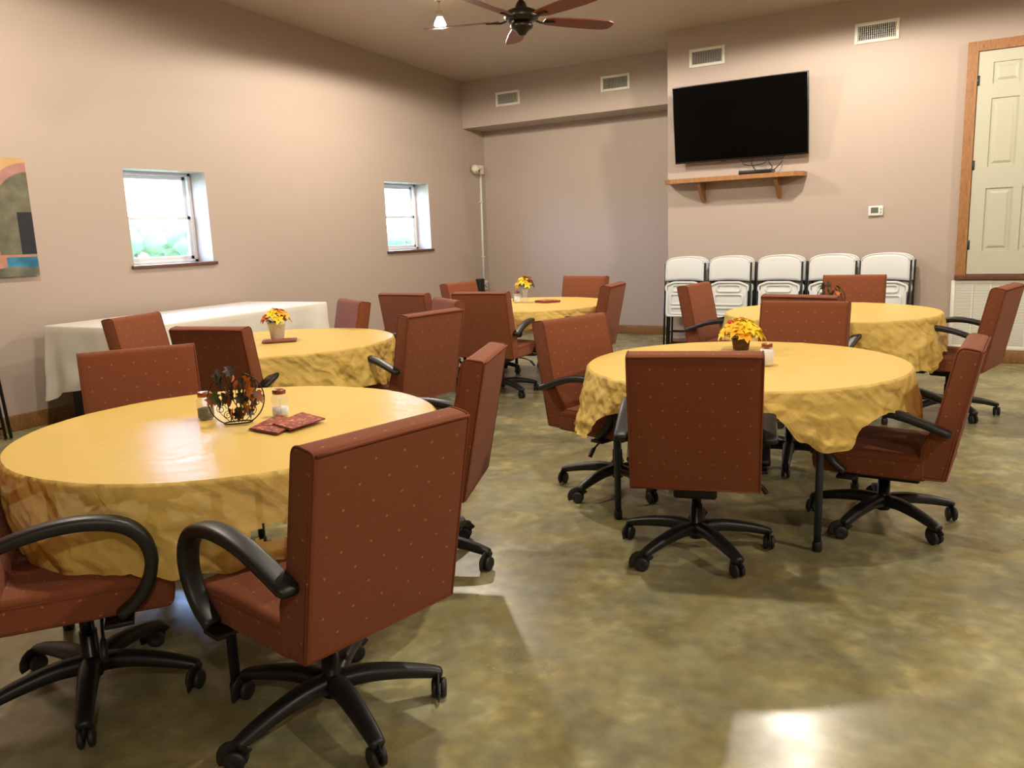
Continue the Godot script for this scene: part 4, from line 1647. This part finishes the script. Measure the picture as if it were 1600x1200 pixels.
func build_table_things():
	var y := TOP + 0.0015
	var face := 0.72
	# nearest table
	leaf_globe("leaf_globe", Vector3(-2.508, y, -2.03), 0.86, "wire globe filled with autumn leaves on the nearest gold table", 5)
	jar("glass jar of black pepper with copper lid beside the wire globe", Vector3(-2.70, y, -2.035), 0.042, M.pepper, -0.4)
	jar("glass jar of white salt with copper lid behind the printed napkins", Vector3(-2.45, y, -2.19), 0.034, M.salt, -0.7)
	napkin("rust printed napkin with a dark pointed corner beside the wire globe", [Vector2(-2.373, -1.961), Vector2(-2.461, -2.180), Vector2(-2.270, -2.120), Vector2(-2.208, -1.948)], y + 0.0022, 0.007)
	napkin("rust printed napkin lying over the other, reaching towards the nearest chair", [Vector2(-2.325, -2.03), Vector2(-2.375, -2.226), Vector2(-2.199, -2.177), Vector2(-2.19, -1.995)], y + 0.0095, 0.006)
	# flower basket table
	var b := thing("flower_basket", "small brown wicker basket of yellow flowers on the gold cloth", "flowers", Vector3(-1.285, y, -4.44), 0.55)
	var st := mb()
	for k in 7:
		var yy := 0.004 + k * 0.0085
		var w := 0.034 + k * 0.0012
		var loop := []
		for p in round_poly([Vector2(-w, -w * 0.7), Vector2(w, -w * 0.7), Vector2(w, w * 0.7), Vector2(-w, w * 0.7)], [0.008, 0.008, 0.008, 0.008], 3):
			loop.append(Vector3(p.x, yy, p.y))
		tube(st, loop, 0.0046, 6, true)
	part("weave", st, M.wicker, b)
	st = mb()
	for k in 10:
		for s in [-1.0, 1.0]:
			var x := lerpf(-0.036, 0.036, k / 9.0)
			tube(st, [Vector3(x * 0.94, 0.001, s * 0.028), Vector3(x * 1.1, 0.062, s * 0.0335)], 0.002, 5)
	part("stakes", st, M.wicker_light, b)
	st = mb(true)
	box(st, Vector3(-0.033, 0.003, -0.022), Vector3(0.033, 0.05, 0.022))
	part("foam", st, M.leaf_dark, b)
	bouquet(b, 0.062, 0.098, 22, [M.petal_yellow, M.petal_yellow, M.petal_yellow, M.petal_yellow, M.petal_gold], 4, 0.062, 0.085)
	for p in [[-0.055, 0.135, -0.01], [0.01, 0.145, -0.03]]:
		st = mb()
		lathe(st, [[0.002, 0.0], [0.016, 0.008], [0.018, 0.02], [0.010, 0.03], [0.001, 0.028]], 10, Vector3(p[0], p[1], p[2]))
		part("bud", st, M.petal_red, b)
	jar("glass jar of white salt beside the yellow flower basket", Vector3(-1.018, y, -3.955), 0.08, M.salt, -0.5)
	# white pot table
	var tr := thing("trivet", "flat brown tile under the white flower pot", "trivet", Vector3(-4.32, y, -3.91), 0.75)
	st = mb()
	rbox(st, Vector3(-0.115, 0.002, -0.06), Vector3(0.115, 0.017, 0.06), 0.006, 2)
	part("tile", st, M.trivet, tr)
	st = mb()
	rbox(st, Vector3(-0.10, 0.017, -0.045), Vector3(0.10, 0.0185, 0.045), 0.0007, 1)
	part("tile_face", st, M.napkin_print, tr)
	var pt := thing("flower_pot", "white tapered pot of orange and yellow flowers on a brown tile", "flowers", Vector3(-4.36, y + 0.0187, -3.93), 0.7)
	st = mb()
	lathe(st, [[0.001, 0.0], [0.042, 0.0], [0.045, 0.004], [0.058, 0.098], [0.062, 0.100], [0.062, 0.116], [0.057, 0.117], [0.052, 0.10], [0.001, 0.095]], 28)
	part("pot", st, M.white_ceramic, pt)
	bouquet(pt, 0.11, 0.085, 14, [M.petal_orange, M.petal_yellow, M.petal_red, M.petal_gold, M.petal_orange], 8, 0.05, 0.085)
	# far tables
	leaf_globe("leaf_globe", Vector3(-1.23, y, -6.62), 0.2, "dark leaf centrepiece on the table before the white folding chairs", 12)
	jar("clear glass jar on the table before the white folding chairs", Vector3(-1.45, y, -6.66), 0.05, M.salt, 0.2)
	var v := thing("flower_vase", "clear glass vase of yellow and brown flowers on the far corner table", "flowers", Vector3(-4.172, y, -6.98), 0.5)
	st = mb()
	lathe(st, [[0.001, 0.001], [0.032, 0.001], [0.035, 0.008], [0.028, 0.03], [0.024, 0.06], [0.028, 0.12], [0.038, 0.15]], 24)
	part("vase", st, M.jar_glass, v)
	bouquet(v, 0.15, 0.072, 14, [M.petal_brown, M.petal_yellow, M.petal_yellow, M.petal_brown, M.petal_gold], 6, 0.06, 0.085)
	jar("pepper jar beside the glass flower vase", Vector3(-4.31, y, -7.03), 0.045, M.pepper, 0.3)
	jar("salt jar nearest the glass flower vase", Vector3(-4.235, y, -6.93), 0.06, M.salt, 0.1)
	napkin("rust folded napkin on the far corner table", [Vector2(-4.05, -6.95), Vector2(-3.98, -7.09), Vector2(-3.80, -7.02), Vector2(-3.90, -6.90)], y + 0.001, 0.02)

# ================================================================ outside the windows
func tree(at: Vector3, h: float, sd: int, label: String):
	var t := thing("garden_tree", label, "tree", at, 0.0, "trees outside the windows")
	var st := mb()
	tube(st, [Vector3.ZERO, Vector3(0.05, h * 0.3, 0), Vector3(0, h * 0.55, 0.05)], [h * 0.04, h * 0.03, h * 0.02], 8)
	part("trunk", st, M.bark, t)
	var nz := FastNoiseLite.new()
	nz.seed = sd
	nz.frequency = 1.2
	st = mb()
	var rng := RandomNumberGenerator.new()
	rng.seed = sd
	for k in 7:
		var c := Vector3(rng.randf_range(-0.28, 0.28) * h, rng.randf_range(0.45, 0.8) * h, rng.randf_range(-0.28, 0.28) * h)
		var r := rng.randf_range(0.16, 0.26) * h
		var P := []
		for i in 11:
			var ph := lerpf(-PI / 2, PI / 2, i / 10.0)
			var row := []
			for j in 16:
				var a := TAU * j / 16
				var d := Vector3(cos(ph) * sin(a), sin(ph), cos(ph) * cos(a))
				row.append(c + d * r * (1.0 + 0.45 * nz.get_noise_3dv((c + d * r) * 2.0 / h * 3.0)))
			P.append(row)
		grid(st, P, true)
	part("crown", st, M.foliage, t)

func build_outside():
	var st := mb(true)
	box(st, Vector3(-160, -0.5, -160), Vector3(XL - 0.3, -0.3, 60))
	var o := part("lawn", st, M.grass, self)
	o.name = "ground_outside"
	o.set_meta("kind", "structure")
	tree(Vector3(-44, -0.3, -29.6), 3.6, 2, "tree at the left side of the nearer window view")
	tree(Vector3(-50, -0.3, -35.4), 2.5, 3, "low bushy tree in the middle of the nearer window view")
	tree(Vector3(-47, -0.3, -34.9), 3.3, 4, "broad tree at the right side of the nearer window view")
	tree(Vector3(-46, -0.3, -55.4), 2.2, 5, "low tree seen through the farther window")
	tree(Vector3(-46, -0.3, -57.2), 2.0, 6, "second low tree seen through the farther window")
	var f := thing("wire_fence", "thin rail fence seen through the farther window", "fence", Vector3(-30, -0.3, -38))
	for k in 5:
		st = mb()
		tube(st, [Vector3(0, 0, k * 3.0 - 8), Vector3(0, 1.6, k * 3.0 - 8)], 0.04, 6)
		part("post", st, M.grey_steel, f)
	st = mb()
	tube(st, [Vector3(0, 1.55, -9), Vector3(0, 1.55, 5)], 0.03, 6)
	part("rail", st, M.grey_steel, f)
